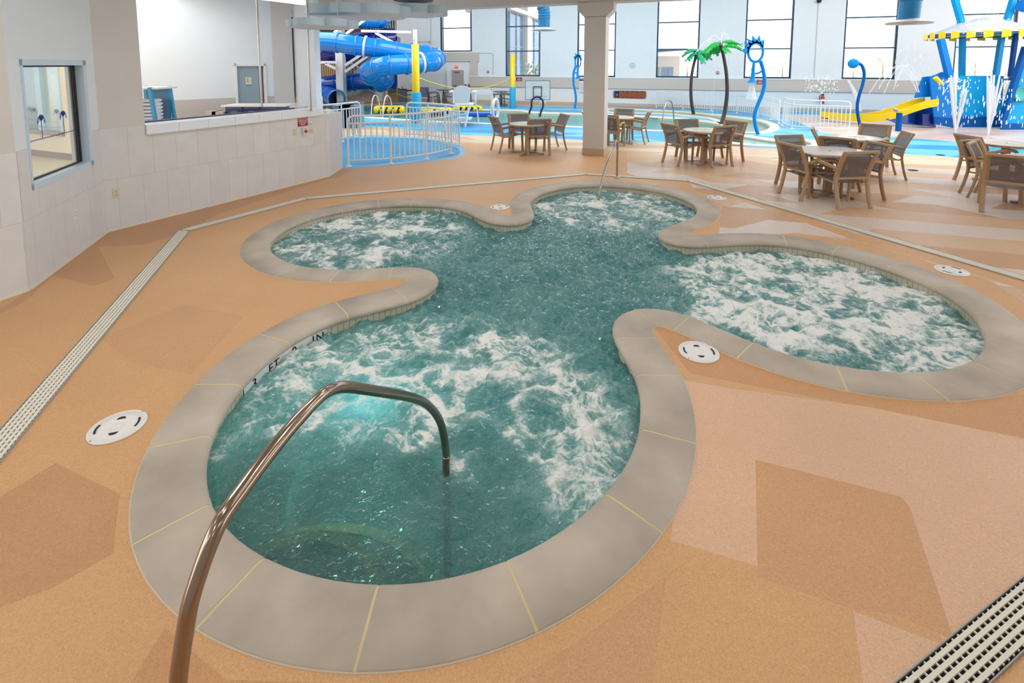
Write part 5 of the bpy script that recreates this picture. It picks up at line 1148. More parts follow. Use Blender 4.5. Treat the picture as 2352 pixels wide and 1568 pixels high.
def palm(trunk, Y, crown, tips, label, m_, w_):
    c = G(*trunk[0]); t = thing('palm_sprayer', label, 'water feature', c, 0, 'palm shaped water sprayers'); pts = [c]+[DY(x, y, Y) for x, y in trunk[1:]]
    b = MB(); b.tube(spline(pts, 6), [.075-.022*i/(6*(len(pts)-1)) for i in range(6*(len(pts)-1)+1)], 12); b.build('trunk', M_TRUNK, t)
    top = pts[-1]; b = MB(); b.lathe(top, [(.05, -.1), (.08, 0), (.07, .06), (0, .08)], 12); b.build('spray_head', M_STEELB, t)
    for k, (x, y, dy, dr, x0_, y0_) in enumerate(tips):
        b = MB(); frond(b, DY(x0_, y0_, Y), DY(x, y, Y+dy), w_*(.7 if k == len(tips)-1 else 1), dr, k); b.build('frond', m_, t)
    return top
Yp = G(1657, 285).y
tp2 = palm([(1657, 286), (1665, 255), (1670, 215), (1669, 175), (1664, 140), (1655, 98)], Yp, None, [(1617, 119, -.3, .12, 1652, 97), (1620, 131, .3, .12, 1652, 106), (1697, 100, .2, .10, 1658, 96), (1702, 110, -.2, .12, 1659, 107), (1640, 122, .6, .1, 1655, 103), (1673, 118, -.4, .06, 1660, 107)], 'taller green palm sprayer with dark curved trunk between the pools', M_GREEN, .24)
Yq = G(1593, 262).y
palm([(1593, 262), (1588, 232), (1587, 200), (1590, 165), (1596, 138), (1601, 116)], Yq, None, [(1574, 119, -.3, .1, 1600, 115), (1566, 128, .3, .12, 1600, 116), (1579, 137, -.2, .1, 1600, 118), (1616, 142, -.3, .1, 1602, 117), (1629, 134, .3, .12, 1603, 117), (1625, 128, .5, .1, 1603, 115), (1603, 135, .2, .05, 1601, 118)], 'shorter teal palm sprayer at the left of the two palms', M_GREEN2, .22)
def stream(b, pts, r_=.012, n=5): b.tube(spline(pts, 4), r_, n)
b = MB()
for (x, y, dx) in ((1625, 97, 0), (1630, 92, .2), (1600, 118, -.2), (1665, 82, .1), (1672, 88, -.1)):
    a = tp2+Vector((0, 0, .08)); e_ = DY(x, y, Yp+dx); m_ = a.lerp(e_, .55)+Vector((0, 0, .22)); e2 = e_-Vector((0, 0, .12)); stream(b, [a, m_, e_, e2], .009)
for x in (1643, 1673):
    a = DY(x, 125, Yp); b.tube([a, Vector((a.x, a.y, .3))], .006, 4)
tag(b.build('palm_water_jets', M_SPRAY), 'thin water jets leaping from the top of the taller palm', 'water spray', kind='stuff')
# ------------------------------------------------------------------ blue sun ring sprayers
def sunring(base, poles, cen, ri, ro, tips, horn, link, label):
    c = G(*base); Y = c.y; t = thing('sun_ring_sprayer', label, 'water feature', c, 0, 'blue sun ring sprayers'); k_ = Y/F
    pts = [c]+[DY(x, y, Y) for x, y in poles]; rr_ = .055; b = MB(); b.tube(spline(pts, 6), rr_, 12); b.build('pole', M_SBL, t)
    O = DY(*cen, Y); b = MB(); n = 40; fr_, bk = [], []
    def e2(a, r_, dy): return Vector((O.x+math.cos(a)*r_[0]*k_, O.y+dy, O.z+math.sin(a)*r_[1]*k_))
    rows = []
    for i in range(n+1):
        a = 2*math.pi*i/n; rows.append([e2(a, ri, -.02), e2(a, ro, -.02), e2(a, ro, .02), e2(a, ri, .02), e2(a, ri, -.02)])
    b.grid(rows, False); b.build('ring', M_SBL, t)
    for (tx, ty), a in tips:
        T_ = DY(tx, ty, Y); p = e2(R(a-22), (ro[0]*.93, ro[1]*.93), 0); q = e2(R(a+22), (ro[0]*.93, ro[1]*.93), 0); md = (p+q)/2; cv = (T_-md); sd = (q-p)*.35
        P = [p, p+cv*.38+sd*.25, md+cv*.75-sd*.35, T_, md+cv*.62+sd*.55, q+cv*.25-sd*.1, q]
        b = MB(); b.plate([x+Vector((0, -.02, 0)) for x in P], (0, .04, 0)); fixn(b.build('spike', M_SBL, t))
    h = [DY(x, y, Y) for x, y in horn]; b = MB(); b.tube(h, [.035, .05, .06, .075, .15][:len(h)], 12); b.build('horn_nozzle', M_SBL, t)
    l_ = [DY(x, y, Y) for x, y in link]; b = MB(); b.tube(spline(l_, 4), .03, 8); b.build('link_bar', M_SBL, t)
    return t, h[-1]
_, hz = sunring((1741, 308), [(1735, 288), (1733, 265), (1740, 242), (1750, 218), (1756, 192), (1754, 165), (1747, 140)], (1735.5, 120.5), (14.2, 18.4), (19, 24.5),
        [((1702, 116), 168), ((1709, 97), 142), ((1715, 88), 118), ((1728, 81.5), 95), ((1744.5, 81), 72), ((1755.5, 90.5), 45)], [(1731.5, 144), (1730, 160), (1729, 175), (1728, 183), (1727.5, 190)], [(1730, 169), (1741, 168), (1753, 161)], 'tall blue sun ring sprayer with spikes between the pools at the right')
b = MB(); b.lathe(hz-Vector((0, 0, .5)), [(.16, 0), (.10, .25), (.05, .5)], 12); tag(b.build('horn_water', M_SPRAY), 'white water falling from the horn of the tall sun ring', 'water spray', kind='stuff')
sunring((1320, 248), [(1323, 228), (1321, 210), (1317.5, 192), (1317.5, 168), (1323, 150)], (1327.5, 142), (5, 10), (8, 14),
        [((1321, 121), 120), ((1327, 117), 98), ((1331, 121), 78), ((1336, 125), 58), ((1337, 134), 28), ((1317, 129), 145)], [(1326.5, 155), (1327, 165), (1327, 172), (1327.5, 177), (1327.5, 181)], [(1325, 167), (1321, 167), (1318, 162)], 'small distant blue sun ring sprayer just left of the column')
# ------------------------------------------------------------------ round spray head
c = G(1976, 291); Y = c.y; t = thing('flower_sprayer', 'curved dark blue pole with round light blue spray head', 'water feature', c)
b = MB(); b.tube(spline([c]+[DY(x, y, Y) for x, y in [(1971, 268), (1969, 245), (1973, 220), (1981, 195), (1985, 172), (1981, 153), (1973, 146), (1966, 146)]], 6), .05, 12); b.build('pole', M_PDARK, t)
o_ = DY(1960, 146, Y); b = MB(); b.lathe(o_, [(0, -.05), (.12, -.04), (.17, 0), (.12, .04), (0, .05)], 24, axis=(-.5, -1, -.25)); b.build('spray_disc', M_SBL, t)
# ------------------------------------------------------------------ water play tower
YT = 17.6
t = thing('play_tower', 'blue water play tower with shingled cone roof and tipping bucket at the right', 'play structure', (DY(2250, 300, YT).x, YT, 0))
def plt(name, L_, Y, m_, th=.06, Ys=None):
    b = MB(); P = [DY(x, y, Ys[i] if Ys else Y) for i, (x, y) in enumerate(L_)]; b.plate(P, (0, th, 0)); return fixn(b.build(name, m_, t))
plt('hood_panel', [(2102, 225), (2121, 177), (2137, 175), (2139, 222)], 17.4, M_PBLUE)
plt('side_panel', [(2145, 268), (2136, 176), (2150, 172), (2165, 165), (2181, 175), (2189, 271)], 17.2, M_PBLUE)
plt('side_skirt', [(2147, 285), (2145, 268), (2189, 271), (2191, 294)], 17.18, M_PDARK)
plt('centre_panel', [(2192, 268), (2205, 174), (2306, 174), (2300, 268)], 17.6, M_PCYAN)
plt('centre_skirt', [(2192, 292), (2192, 268), (2302, 268), (2302, 298)], 17.5, M_PDARK)
plt('leaning_panel', [(2303, 283), (2358, 112), (2440, 112), (2480, 290)], 16.9, M_PCYAN)
plt('leaning_skirt', [(2300, 302), (2303, 283), (2480, 288), (2480, 310)], 16.85, M_PDARK)
b = MB(); b.bar(DY(2300, 284, 16.7), DY(2356, 108, 16.7), .16, .14); b.build('leaning_bar', M_PDARK, t)
for nm, a, c_, Y, m_, w_ in (('post', (2181, 178), (2160, 90), 17.0, M_PBLUE, .17), ('post', (2209, 176), (2211, 88), 18.6, M_PCYAN, .15), ('post', (2287, 176), (2301, 84), 18.6, M_PCYAN, .15), ('post', (2320, 176), (2334, 78), 17.9, M_PDARK, .11),
                      ('upper_post', (2209, 54), (2188, -20), 18.0, M_PCYAN, .16), ('upper_post', (2312, 50), (2333, -20), 18.0, M_PCYAN, .16)):
    b = MB(); b.bar(DY(*a, Y), DY(*c_, Y), w_, w_); b.build(nm, m_, t)
rcx, rY = DY(2263, 70, 17.8).x, 17.8; zr = DY(2263, 78, 17.8).z; za_ = DY(2263, 40, 17.8).z; RR = 1.55
b = MB(); b.lathe((rcx, rY, zr), [(RR, 0), (RR*.6, (za_-zr)*.5), (RR*.2, (za_-zr)*.92), (0, za_-zr), (0, za_-zr-.04), (RR*.6, (za_-zr)*.5-.05), (RR, -.04)], 32); b.build('cone_roof', mat('roof_pale', (186, 192, 214), .4, noise=.12, nscale=5), t)
b = MB(); b.tube([(rcx+RR*math.cos(R(a)), rY+RR*math.sin(R(a)), zr-.06) for a in range(0, 360, 12)], .022, 8, closed=True); b.build('roof_ring', M_PDARK, t)
for k in range(24):
    a = 2*math.pi*k/24+.1; p = Vector((rcx+(RR+.05)*math.cos(a), rY+(RR+.05)*math.sin(a), zr-.06)); tg_ = Vector((-math.sin(a), math.cos(a), 0))
    b = MB(); b.plate([p-tg_*.115+Vector((0, 0, .13)), p+tg_*.115+Vector((0, 0, .10)), p+tg_*.115+Vector((0, 0, -.10)), p-tg_*.115+Vector((0, 0, -.13))], Vector((math.cos(a), math.sin(a), 0))*.03); fixn(b.build('roof_tab', M_YEL, t))
c_ = DY(2264, -12, 18.0); b = MB(); b.lathe(c_, [(.42, .5), (.44, .1), (.40, 0), (.1, -.02), (0, -.02)], 24); b.build('tipping_bucket', mat('bucket_grey', (160, 158, 178), .5), t)
c_ = DY(2345, 12, 17.6); b = MB(); b.tube([c_, c_+Vector((.9, 0, -.2))], .2, 16); b.build('side_barrel', M_PBLUE, t)
c_ = DY(2343, 216, 16.85); b = MB(); b.lathe(c_-Vector((0, .03, 0)), [(0, 0), (.22, 0), (.27, .02), (.22, .04)], 24, axis=(0, -1, 0)); b.build('porthole', mat('porthole_green', (40, 170, 170), .2), t)
a_, b_ = DY(2148, 178, 16.9), DY(2162, 192, 16.9); b = MB(); b.tube([a_, b_], .07, 12); b.build('water_cannon', M_YEL, t)
# panel bolts
b = MB()
# yellow slide
cs = [(2139, 234, 17.3), (2112, 239, 17.4), (2085, 247.5, 17.5), (2058, 257, 17.7), (2030, 265, 17.9), (2000, 269.5, 18.2), (1965, 270, 18.6), (1930, 268, 19.0), (1893, 265, 19.4)]
t = thing('yellow_slide', 'low yellow childrens slide curving down from the blue play tower', 'slide', G(2010, 285))
pts = spline([DY(x, y, Y) for x, y, Y in cs], 5); rows = []
for i, p in enumerate(pts): rows.append([p+Vector((.0, -.3, .13)), p+Vector((0, -.3, -.12)), p+Vector((0, .3, -.12)), p+Vector((0, .3, .13)), p+Vector((0, .27, .13)), p+Vector((0, .27, -.08)), p+Vector((0, -.27, -.08)), p+Vector((0, -.27, .13)), p+Vector((0, -.3, .13))])
b = MB(); b.grid(rows, False); b.build('slide_trough', M_YEL, t)
b = MB(); P = [DY(x, y, 17.62) for x, y in [(2036, 274), (2062, 263), (2100, 252), (2139, 244), (2150, 291), (2100, 288), (2060, 284)]]; b.plate(P, (0, .05, 0)); fixn(b.build('side_skirt', M_BLUE3, t))
b = MB(); P = [DY(x, y, 17.3) for x, y in [(2119, 262), (2141, 262), (2146, 290), (2119, 288)]]; b.plate(P, (0, .5, 0)); fixn(b.build('step_box', mat('play_navy', (10, 34, 120), .4), t))
c_ = G(2063, 301); t = thing('water_cannon', 'blue post with grey nozzle in front of the yellow slide', 'water cannon', c_); p = DY(2066, 259, c_.y)
b = MB(); b.tube([c_, p], .085, 14); b.build('post', M_PDARK, t)
n0 = DY(2058, 253, c_.y-.05); b = MB(); b.lathe(n0, [(.0, -.02), (.03, -.02), (.06, 0), (.07, .03), (.05, .12), (.04, .3)], 16, axis=(.5, 1, .1)); b.build('nozzle', M_STEELB, t)
b = MB(); b.tube([p+Vector((-.05, 0, .07)), p+Vector((.3, 0, .10))], .022, 8); b.build('handle', M_YEL, t)
# fountains and falling water
M_JET = M_SPRAY
def jets(name, base, tops, label, r_=.012, bow=.0, Y=None):
    c = G(*base) if Y is None else DY(*base, Y); b = MB()
    for (x, y, dy) in tops:
        e_ = DY(x, y, c.y+dy); b.tube([c+(e_-c)*u+Vector((0, 0, bow*4*u*(1-u))) for u in (0, .25, .5, .75, 1)], [r_*.9, r_*1.2, r_*1.4, r_*1.4, r_], 5)
    return tag(b.build(name, M_SPRAY2), label, 'water spray', kind='stuff')
random.seed(11)
jets('ground_fountain', (2194, 307), [(2184+random.uniform(-3, 16), 175+random.uniform(-6, 12), random.uniform(-.2, .2)) for _ in range(12)]+[(2218+random.uniform(-4, 3), 180+random.uniform(0, 30), 0) for _ in range(4)], 'left white water column rising in front of the play tower', .020)
jets('ground_fountain', (2269, 311), [(2270+random.uniform(-2, 34), 178+random.uniform(-12, 20), random.uniform(-.2, .2)) for _ in range(12)], 'right white water column rising in front of the play tower', .020)
b = MB()
for (x0_, xm_, ym_, x1_, y1_) in ((2110, 2088, 148, 2052, 205), (2112, 2075, 150, 2030, 215), (2108, 2066, 151, 2018, 205), (2107, 2060, 156, 1996, 215)):
    b.tube(spline([DY(x0_, 212, 17), DY((x0_+xm_)/2+3, 172, 17), DY(xm_, ym_, 17), DY((xm_+x1_)/2, (ym_+y1_)/2-14, 17), DY(x1_, y1_, 17)], 5), .010, 5)
tag(b.build('water_arcs', M_SPRAY), 'thin arcs of water left of the play tower', 'water spray', kind='stuff')
b = MB()
def drops(n, x0_, x1_, y0_, y1_, Y0, Y1, r0_, r1_, st):
    for _ in range(n):
        p = DY(random.uniform(x0_, x1_), random.uniform(y0_, y1_), random.uniform(Y0, Y1)); r_ = random.uniform(r0_, r1_); b.tube([p, p+Vector((random.uniform(-.01, .01), 0, st*random.uniform(.4, 1)))], r_, 4)
drops(150, 2150, 2352, 185, 295, 16.0, 16.6, .008, .016, .14); drops(60, 2165, 2230, 180, 215, 16.2, 16.6, .012, .03, .05)
drops(90, 2205, 2320, 45, 78, 16.3, 16.6, .006, .016, .05); drops(110, 2234, 2296, 0, 32, 17.2, 17.6, .01, .02, .28)
drops(110, 1845, 1925, 175, 215, 17.5, 18.5, .006, .014, .08); drops(70, 2020, 2140, 105, 200, 17, 18, .004, .008, .10)
tag(b.build('water_droplets', M_TXT if False else mat('droplet_white', (245, 250, 255), .3)), 'white water droplets falling around the play tower', 'water spray', kind='stuff')
b = MB()
for k in range(9):
    a = random.uniform(-2, 2); b.tube([DY(1949+a, 183+k*.6, 18.2), DY(1960+a+k, 215, 18.2), DY(1972+a+k*.6, 255, 18.2)], [.02, .03, .03], 5)
tag(b.build('falling_jet', M_SPRAY2), 'slanting white water jet behind the round spray head', 'water spray', kind='stuff')
b = MB(); b.lathe(DY(2257, 56, 17.8), [(1.2, -.28), (.7, .05), (.25, .22), (0, .26)], 20); tag(b.build('roof_splash', mat('mist', (250, 252, 255), .8, alpha=.3)), 'mist of water splashing over the cone roof', 'water spray', kind='stuff')
# ------------------------------------------------------------------ big tube slides and stair tower at the left
def slide(name, pts, r_, m_, label, step=7, band=True):
    P = [DY(*q) for q in pts]; S_ = spline(P, 7); c = P[0]; t = thing(name, label, 'water slide', (c.x, c.y, 0), 0, 'tube slides')
    b = MB(); b.tube(S_, r_, 24, cap=False); b.build('tube', m_, t)
    for i in range(3, len(S_)-2, step):
        b = MB(); b.lathe(S_[i], [(r_, -.04), (r_+.045, -.035), (r_+.045, .035), (r_, .04)], 24, axis=S_[i+1]-S_[i-1]); b.build('joint_flange', m_, t)
    return t, S_
t, s_ = slide('tube_slide', [(715, 96, 23.2), (760, 96, 23.2), (800, 102, 23.2), (845, 108, 23.3), (890, 115, 23.4), (930, 121, 23.7), (965, 124, 24.2), (990, 127, 24.8), (1000, 132, 24.8), (999, 139, 24.2), (984, 143, 23.4), (950, 146, 22.9), (910, 149, 22.5), (880, 152, 22.4), (856, 160, 22.8), (848, 170, 23.5), (862, 178, 24.2), (880, 178, 24.8), (884, 186, 25.3), (868, 194, 25.5)], .43, M_BLUE, 'bright blue enclosed tube slide looping to the right by the yellow post')
for i in (20, 74):
    b = MB(); q = s_[i]; b.lathe(q, [(.44, -.05), (.50, -.04), (.50, .04), (.44, .05)], 24, axis=s_[i+1]-s_[i-1]); b.build('support_collar', M_WMET, t)
slide('tube_slide', [(905, 186, 25.8), (870, 186, 25.9), (830, 187, 26), (790, 190, 26), (750, 194, 26), (715, 198, 26.0)], .42, M_BLUE3, 'darker blue lower tube slide behind the white steel column')
slide('tube_slide', [(715, 115, 25.2), (760, 118, 25.4), (800, 113, 25.8), (840, 104, 26.2), (875, 95, 26.6), (908, 92, 26.8)], .62, M_BLUE2, 'dark navy tube slide behind the bright blue one')
slide('tube_slide', [(715, 44, 25), (770, 43, 25.2), (820, 46, 25.6), (862, 49, 26.2), (885, 46, 27)], .34, M_BLUE, 'highest blue tube slide just under the grey ceiling clouds')
t, s_ = slide('tube_slide', [(712, 208, 25.6), (735, 213, 25.4), (755, 220, 25.0), (773, 227, 24.4)], .42, M_BLUE3, 'slide exit tube with open round mouth above the pool', 6)
e_ = s_[-1]; b = MB(); b.lathe(e_, [(.40, .02), (.46, .02), (.46, -.06), (.40, -.06)], 28, axis=s_[-1]-s_[-3]); b.build('mouth_rim', M_BLUE, t)
b = MB(); b.lathe(e_-(s_[-1]-s_[-3]).normalized()*.55, [(0, 0), (.41, 0)], 24, axis=s_[-1]-s_[-3]); b.build('mouth_shade_disc', mat('tube_shade_navy', (6, 14, 60), .6), t)  # dark disc standing for the shade deep inside the tube
P = [DY(x, y, 27.4) for x, y in [(800, 78), (850, 66), (880, 70), (912, 84), (912, 100), (830, 98)]]
b = MB(); b.plate(P, (0, .8, 0)); tag(fixn(b.build('slide_launch_tub', M_BLUE2)), 'navy slide launch tub under the stair landing rail', 'water slide')
# steel column, beams, stair
t = thing('slide_tower', 'white steel column and stair flight carrying the blue slides', 'stair tower', (DY(784, 236, 24.7).x, 24.9, 0))
c_ = DY(784, 236, 24.9); b = MB(); b.box((c_.x, 25.0, 2.6), (.34, .5, 5.2)); b.build('steel_column', M_WPL, t)
M_ST = mat('stair_steel', (176, 178, 178), .5)
for a, c2_ in (((736, 143), (775, 143)), ((748, 146), (772, 158)), ((793, 165), (850, 125)), ((793, 150), (835, 122)), ((830, 71), (945, 74)), ((862, 75), (948, 122)), ((795, 78), (838, 46)), ((765, 78), (792, 55)), ((938, 164), (945, 168)), ((935, 168), (947, 190)), ((855, 134), (882, 134))):
    b = MB(); b.bar(DY(*a, 24.6), DY(*c2_, 24.6), .12, .12); b.build('brace', M_WMET, t)
s0_, s1_ = DY(795, 190, 27.5), DY(880, 112, 28.6)
for off_ in (0, 1.0):
    b = MB(); b.bar(s0_+Vector((0, off_, 0)), s1_+Vector((0, off_, 0)), .06, .26); b.build('stringer', M_ST, t)
n = 14
for k in range(n):
    p = s0_.lerp(s1_, (k+.5)/n); b = MB(); b.box((p.x, p.y+.5, p.z), (.28, 1.0, .04)); b.build('tread', M_ST, t)
q0, q1 = DY(880, 190, 28.5), DY(800, 228, 27.6)
for off_ in (0, 1.0):
    b = MB(); b.bar(q0+Vector((0, off_, .5)), q1+Vector((0, off_, .2)), .06, .22); b.build('stringer', M_ST, t)
for k in range(10):
    p = q0.lerp(q1, (k+.5)/10); b = MB(); b.box((p.x, p.y+.5, p.z+.3), (.28, 1.0, .04)); b.build('tread', M_ST, t)
for (xa, ya, xb, yb, Y, hgt_) in ((852, 68, 908, 74, 28.4, 1.0), (800, 180, 870, 218, 27.2, .9), (905, 170, 868, 150, 28.6, .9)):
    a, c2_ = DY(xa, ya, Y), DY(xb, yb, Y)
    for z in (0, hgt_): b = MB(); b.tube([a+Vector((0, 0, z)), c2_+Vector((0, 0, z))], .03, 6); b.build('landing_rail', M_WMET, t)
    for k in range(11):
        p = a.lerp(c2_, k/10); b = MB(); b.tube([p, p+Vector((0, 0, hgt_))], .014, 5); b.build('landing_baluster', M_WMET, t)
t = thing('timber_screen', 'slatted tan panel in the dark recess behind the slides', 'panel', Vector((DY(740, 160, 30).x, 30, 0)))
a, c2_ = DY(700, 232, 30), DY(776, 132, 30); a.z = 0; b = MB(); b.box(((a.x+c2_.x)/2, 30, (a.z+c2_.z)/2), (c2_.x-a.x, .1, c2_.z-a.z)); b.build('panel', mat('screen_tan', (190, 168, 140), .7), t)
b = MB()
for k in range(16): b.box((a.x+(c2_.x-a.x)*(k+.5)/16, 29.92, (a.z+c2_.z)/2), (.04, .06, c2_.z-a.z))
b.build('slats', mat('slat_dark', (140, 118, 96), .7), t)
# net
nm_ = mat('safety_net', (190, 194, 200), .8); nt = nm_.node_tree; tc = nt.nodes['Texture Coordinate']; ck = nt.nodes.new('ShaderNodeTexChecker'); ck.inputs['Scale'].default_value = 16; nt.links.new(tc.outputs['Object'], ck.inputs['Vector'])
mr = nt.nodes.new('ShaderNodeMapRange'); mr.inputs['To Min'].default_value = .12; mr.inputs['To Max'].default_value = .75; nt.links.new(ck.outputs['Fac'], mr.inputs['Value']); nt.links.new(mr.outputs[0], nt.nodes['Principled BSDF'].inputs['Alpha'])
YN = 26.4; t = thing('safety_net', 'grey mesh safety net hanging under the blue slides', 'net', G(820, 238))
tp = [(735, 200), (775, 200), (800, 199), (840, 193), (860, 205)]; bt = [(735, 240), (775, 238), (800, 236), (840, 235), (864, 231)]
b = MB(); b.grid([[DY(*p, YN), DY(*q, YN)] for p, q in zip(tp, bt)]); b.build('mesh', nm_, t)
b = MB(); b.tube([DY(*p, YN) for p in tp], .02, 6); b.build('top_rope', M_WMET, t)
for px, lb, r_, h0 in ((873, 'white barrel left of the brass stanchions', .2, 206), (886, 'smaller pale barrel behind the left brass stanchion', .13, 208)):
    c_ = G(px, 232); z = DY(px, h0, c_.y).z; t = thing('barrel', lb, 'barrel', c_, 0, 'white barrels')
    b = MB(); b.lathe(c_, [(r_, 0), (r_*1.02, z*.5), (r_, z-.03), (r_*.9, z), (0, z)], 20); b.build('barrel_body', M_WPL, t)
c_ = G(918, 234); b = MB(); b.box((c_.x+.15, c_.y, .38), (.5, .4, .76)); tag(b.build('equipment_box', mat('box_slate', (96, 106, 118), .6)), 'dark slate box behind the right brass stanchion', 'box')
# sofa-like grey lounger tops behind the rails near the slide exit
for px, py, w_, lb in ((790, 272, .6, 'grey deck box behind the guard rail below the slide exit'), (808, 262, .7, 'grey blue seat back behind the guard rail near the pool')):
    c_ = DY(px, py, 17.5); b = MB(); b.box((c_.x, 17.5, .38), (w_, .5, .76)); b.box((c_.x, 17.75, .62), (w_*.9, .08, .5), rx=R(-12)); tag(b.build('deck_lounger', mat('lounger_grey', (120, 140, 162), .7)), lb, 'lounger')
# ------------------------------------------------------------------ things on the far wall
def onwall(name, px, py, label, cat, group=None):
    s, z = PLN(px, py, FA, FB); return thing(name, label, cat, along(FA, FB, s, 0, z), 0, group), s, z
for (xa, ya, xb, yb, n_, lb) in ((1186.5, 177, 1200, 187, .1, 'red warning sign on the beige band left of the basketball hoop'), (1737, 183, 1753, 194.5, .1, 'red warning sign on the beige band behind the tall sun ring pole')):
    t, s, z = onwall('warning_sign', (xa+xb)/2, (ya+yb)/2, lb, 'sign', 'red warning signs'); w_ = (fs(xb)[0]-fs(xa)[0]); h_ = w_*.62
    b = MB(); b.wbox(FA, FB, s-w_/2, s+w_/2, .09, .105, z-h_/2, z+h_/2); b.build('plate', M_RED, t)
    text('lettering', 'NO\nRUNNING\nOR DIVING\nALLOWED', h_*.21, M_TXT, t, wallM(along(FA, FB, s, .107, z), FA, FB), space=.9)
t, s, z = onwall('spine_board', 1446, 217, 'brown wooden rescue spine board hung on the far wall', 'rescue board'); x0_, x1_ = fs(1409, 217)[0], fs(1484, 217)[0]; hh_ = .19; r_ = .07
P = []
for cx_, cz_, a0 in ((x0_+r_, z-hh_+r_, 180), (x1_-r_, z-hh_+r_, 270), (x1_-r_, z+hh_-r_, 0), (x0_+r_, z+hh_-r_, 90)):
    P += [along(FA, FB, cx_+r_*math.cos(R(a0+k*30)), .02, cz_+r_*math.sin(R(a0+k*30))) for k in range(4)]
b = MB(); b.plate(P, along((0, 0), FB-FA, 0, .03)); fixn(b.build('board', M_WOOD, t))
b = MB()
for k in range(6):
    for sgn in (-1, 1): u = x0_+.28+(x1_-x0_-.5)*k/5; b.wbox(FA, FB, u-.05, u+.03, .05, .056, z+sgn*(hh_-.035)-.02, z+sgn*(hh_-.035)+.02)
b.build('grip_holes', M_BLACK, t)
b = MB(); b.wbox(FA, FB, x0_+.09, x0_+.30, .05, .06, z-hh_*.75, z+hh_*.75); b.build('decal', M_NAVY, t); b = MB(); b.wbox(FA, FB, x0_+.14, x0_+.25, .06, .064, z-.08, z+.03); b.build('decal_patch', M_SBL, t)
t, s, z = onwall('wall_speaker', 1453, 149.5, 'round pale wall speaker right of the column', 'speaker'); nn_ = along((0, 0), FB-FA, 0, 1)
b = MB(); b.lathe(along(FA, FB, s, 0, z), [(.15, 0), (.15, .03), (.11, .05), (.1, .03), (.05, .03), (.04, .06), (0, .07)], 28, axis=nn_); b.build('speaker_body', mat('speaker_pale', (202, 212, 220), .5), t)
def exting(px, py, lb, sc=1):
    t, s, z = onwall('fire_extinguisher', px, py, lb, 'fire extinguisher', 'fire extinguishers'); c_ = along(FA, FB, s, .12, z-.22*sc)
    b = MB(); b.lathe(c_, [(0, 0), (.075*sc, 0), (.08*sc, .02), (.08*sc, .28*sc), (.03*sc, .36*sc), (.02*sc, .38*sc)], 16); b.build('cylinder', M_REDG, t)
    b = MB(); b.box(c_+Vector((0, 0, .40*sc)), (.10*sc, .04, .06*sc)); b.tube(spline([c_+Vector((.02, 0, .41*sc)), c_+Vector((-.12*sc, 0, .36*sc)), c_+Vector((-.14*sc, 0, .18*sc)), c_+Vector((-.08*sc, 0, .06*sc))], 4), .013, 6); b.build('valve_hose', M_BLACK, t)
    b = MB(); b.lathe(c_+Vector((0, 0, .1*sc)), [(.082*sc, 0), (.082*sc, .10*sc)], 16); b.build('label_band', M_TXT, t)
exting(1888, 226, 'red fire extinguisher on the far wall above the right guard rail', 1.0)
exting(1071, 202, 'red fire extinguisher right of the taupe exit door', 1.0)
t, s, z = onwall('pull_station', 1078, 196, 'small red alarm pull station beside the left fire extinguisher', 'alarm'); b = MB(); b.wbox(FA, FB, s-.05, s+.05, 0, .06, z-.07, z+.07); b.build('alarm_box', M_RED, t)
for px, py, lb in ((1121, 165, 'small red and white alarm strobe left of the yellow padded post'), (1648.5, 167, 'small red and white alarm strobe between the two palms')):
    t, s, z = onwall('alarm_strobe', px, py, lb, 'alarm', 'alarm strobes')
    b = MB(); b.wbox(FA, FB, s-.06, s+.06, 0, .05, z-.06, z+.06); b.build('strobe_body', M_RED, t); b = MB(); b.wbox(FA, FB, s-.055, s+.055, .05, .065, z-.016, z+.016); b.build('strobe_lens', M_TXT, t)
    b = MB(); b.wbox(FA, FB, s-.012, s+.012, 0, .02, 1.45, z-.06); b.build('conduit', M_WPL, t)
M_CON = mat('conduit_grey', (176, 184, 190), .5)
t, s, z = onwall('security_camera', 1880, 3, 'dark dome security camera with long conduit high on the far wall', 'camera'); c_ = along(FA, FB, s, .12, z)
b = MB(); b.lathe(c_, [(0, -.1), (.08, -.06), (.1, 0), (.1, .05), (0, .05)], 16); b.build('dome', M_BLACK, t)
s2_ = fs(1868, 180)[0]
b = MB(); b.wbox(FA, FB, s-.011, s+.011, 0, .022, zb1, z); b.build('conduit', M_CON, t)
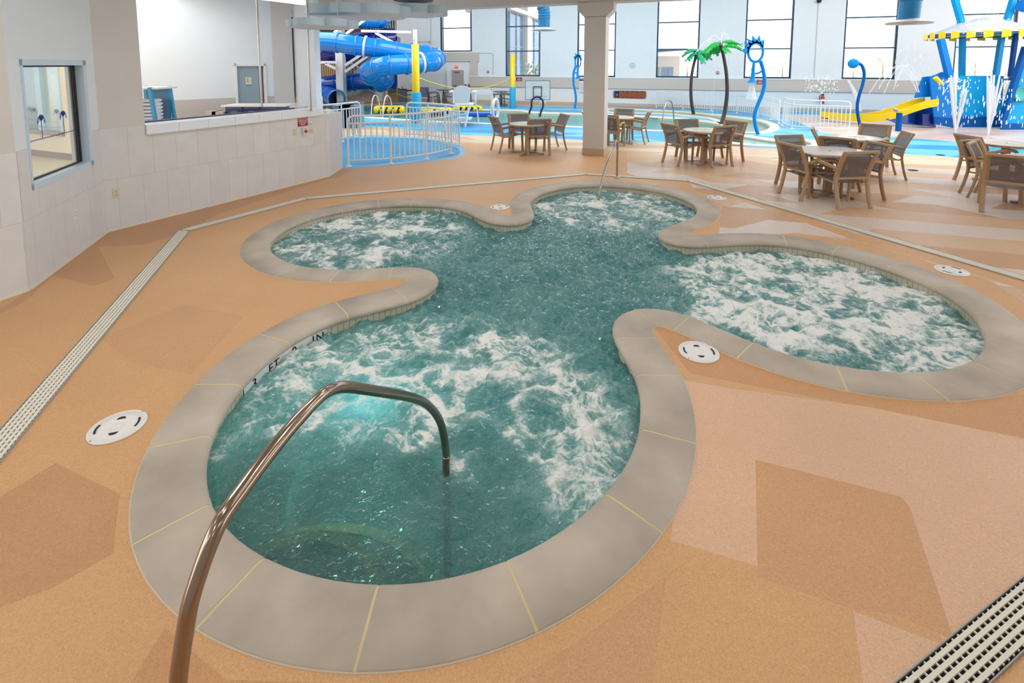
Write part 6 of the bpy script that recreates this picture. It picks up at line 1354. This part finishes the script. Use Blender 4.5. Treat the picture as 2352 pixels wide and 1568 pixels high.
for lb, L_ in (('thin grey conduit with a bend on the far wall left of the tall window', [(1101, 122), (1129, 122), (1133, 125), (1133, 172)]), ('thin conduit hooking down above the exit door', [(954, 96), (988, 96)]), ('straight grey conduit high on the wall left of the small window', [(990, 44), (990, 92)])):
    b = MB(); p_ = [along(FA, FB, fs(*q)[0], .02, fs(*q)[1]) for q in L_]; b.tube(p_, .014, 6); tag(b.build('wall_conduit', M_CON), lb, 'conduit', 'wall conduits')
t, s, z = onwall('junction_box', 988, 97, 'grey junction box at the end of a conduit left of the small window', 'junction box'); b = MB(); b.wbox(FA, FB, s-.07, s+.07, 0, .07, z-.08, z+.08); b.build('box_body', M_CON, t)
t, s, z = onwall('rules_sign', 1338, 195, 'white pool rules sign just left of the column', 'sign'); b = MB(); b.wbox(FA, FB, s-.16, s+.16, .09, .1, z-.38, z+.3); b.build('plate', M_WPL, t)
b = MB(); b.wbox(FA, FB, s-.16, s+.16, .1, .104, z+.22, z+.3); b.build('header_band', M_NAVY, t)
b = MB()
for k in range(7): b.wbox(FA, FB, s-.13, s+.10, .1, .103, z+.12-k*.065, z+.135-k*.065)
b.build('text_lines', mat('text_grey', (150, 160, 176), .6), t)
# depth writing on the pool walls
def poolword(px, py, body, size, lb, dy=-.02):
    p = DY(px, py, G(px, py+1).y); return None
for px, py, body in ((1225, 262.5, '0 IN'), (1497, 271.5, '3 FT 0 IN')):
    c = CP[0]; g_ = G(px, py-2); i = int(np.argmin((c[:, 0]-g_.x)**2+(c[:, 1]-g_.y)**2)); p = c[i]; q = c[(i+4) % len(c)]; d = Vector((q[0]-p[0], q[1]-p[1], 0)).normalized()
    if d.x < 0: d = -d
    z = Vector((0, 0, 1)); nn = d.cross(z); m = Matrix(((d.x, z.x, nn.x, p[0]+nn.x*.02), (d.y, z.y, nn.y, p[1]+nn.y*.02), (0, 1, 0, -.055), (0, 0, 0, 1)))
    pool = [o for o in COL.objects if o.name == 'swimming_pool'][0]; text('depth_marking', body, .11, M_BLACK, pool, m)
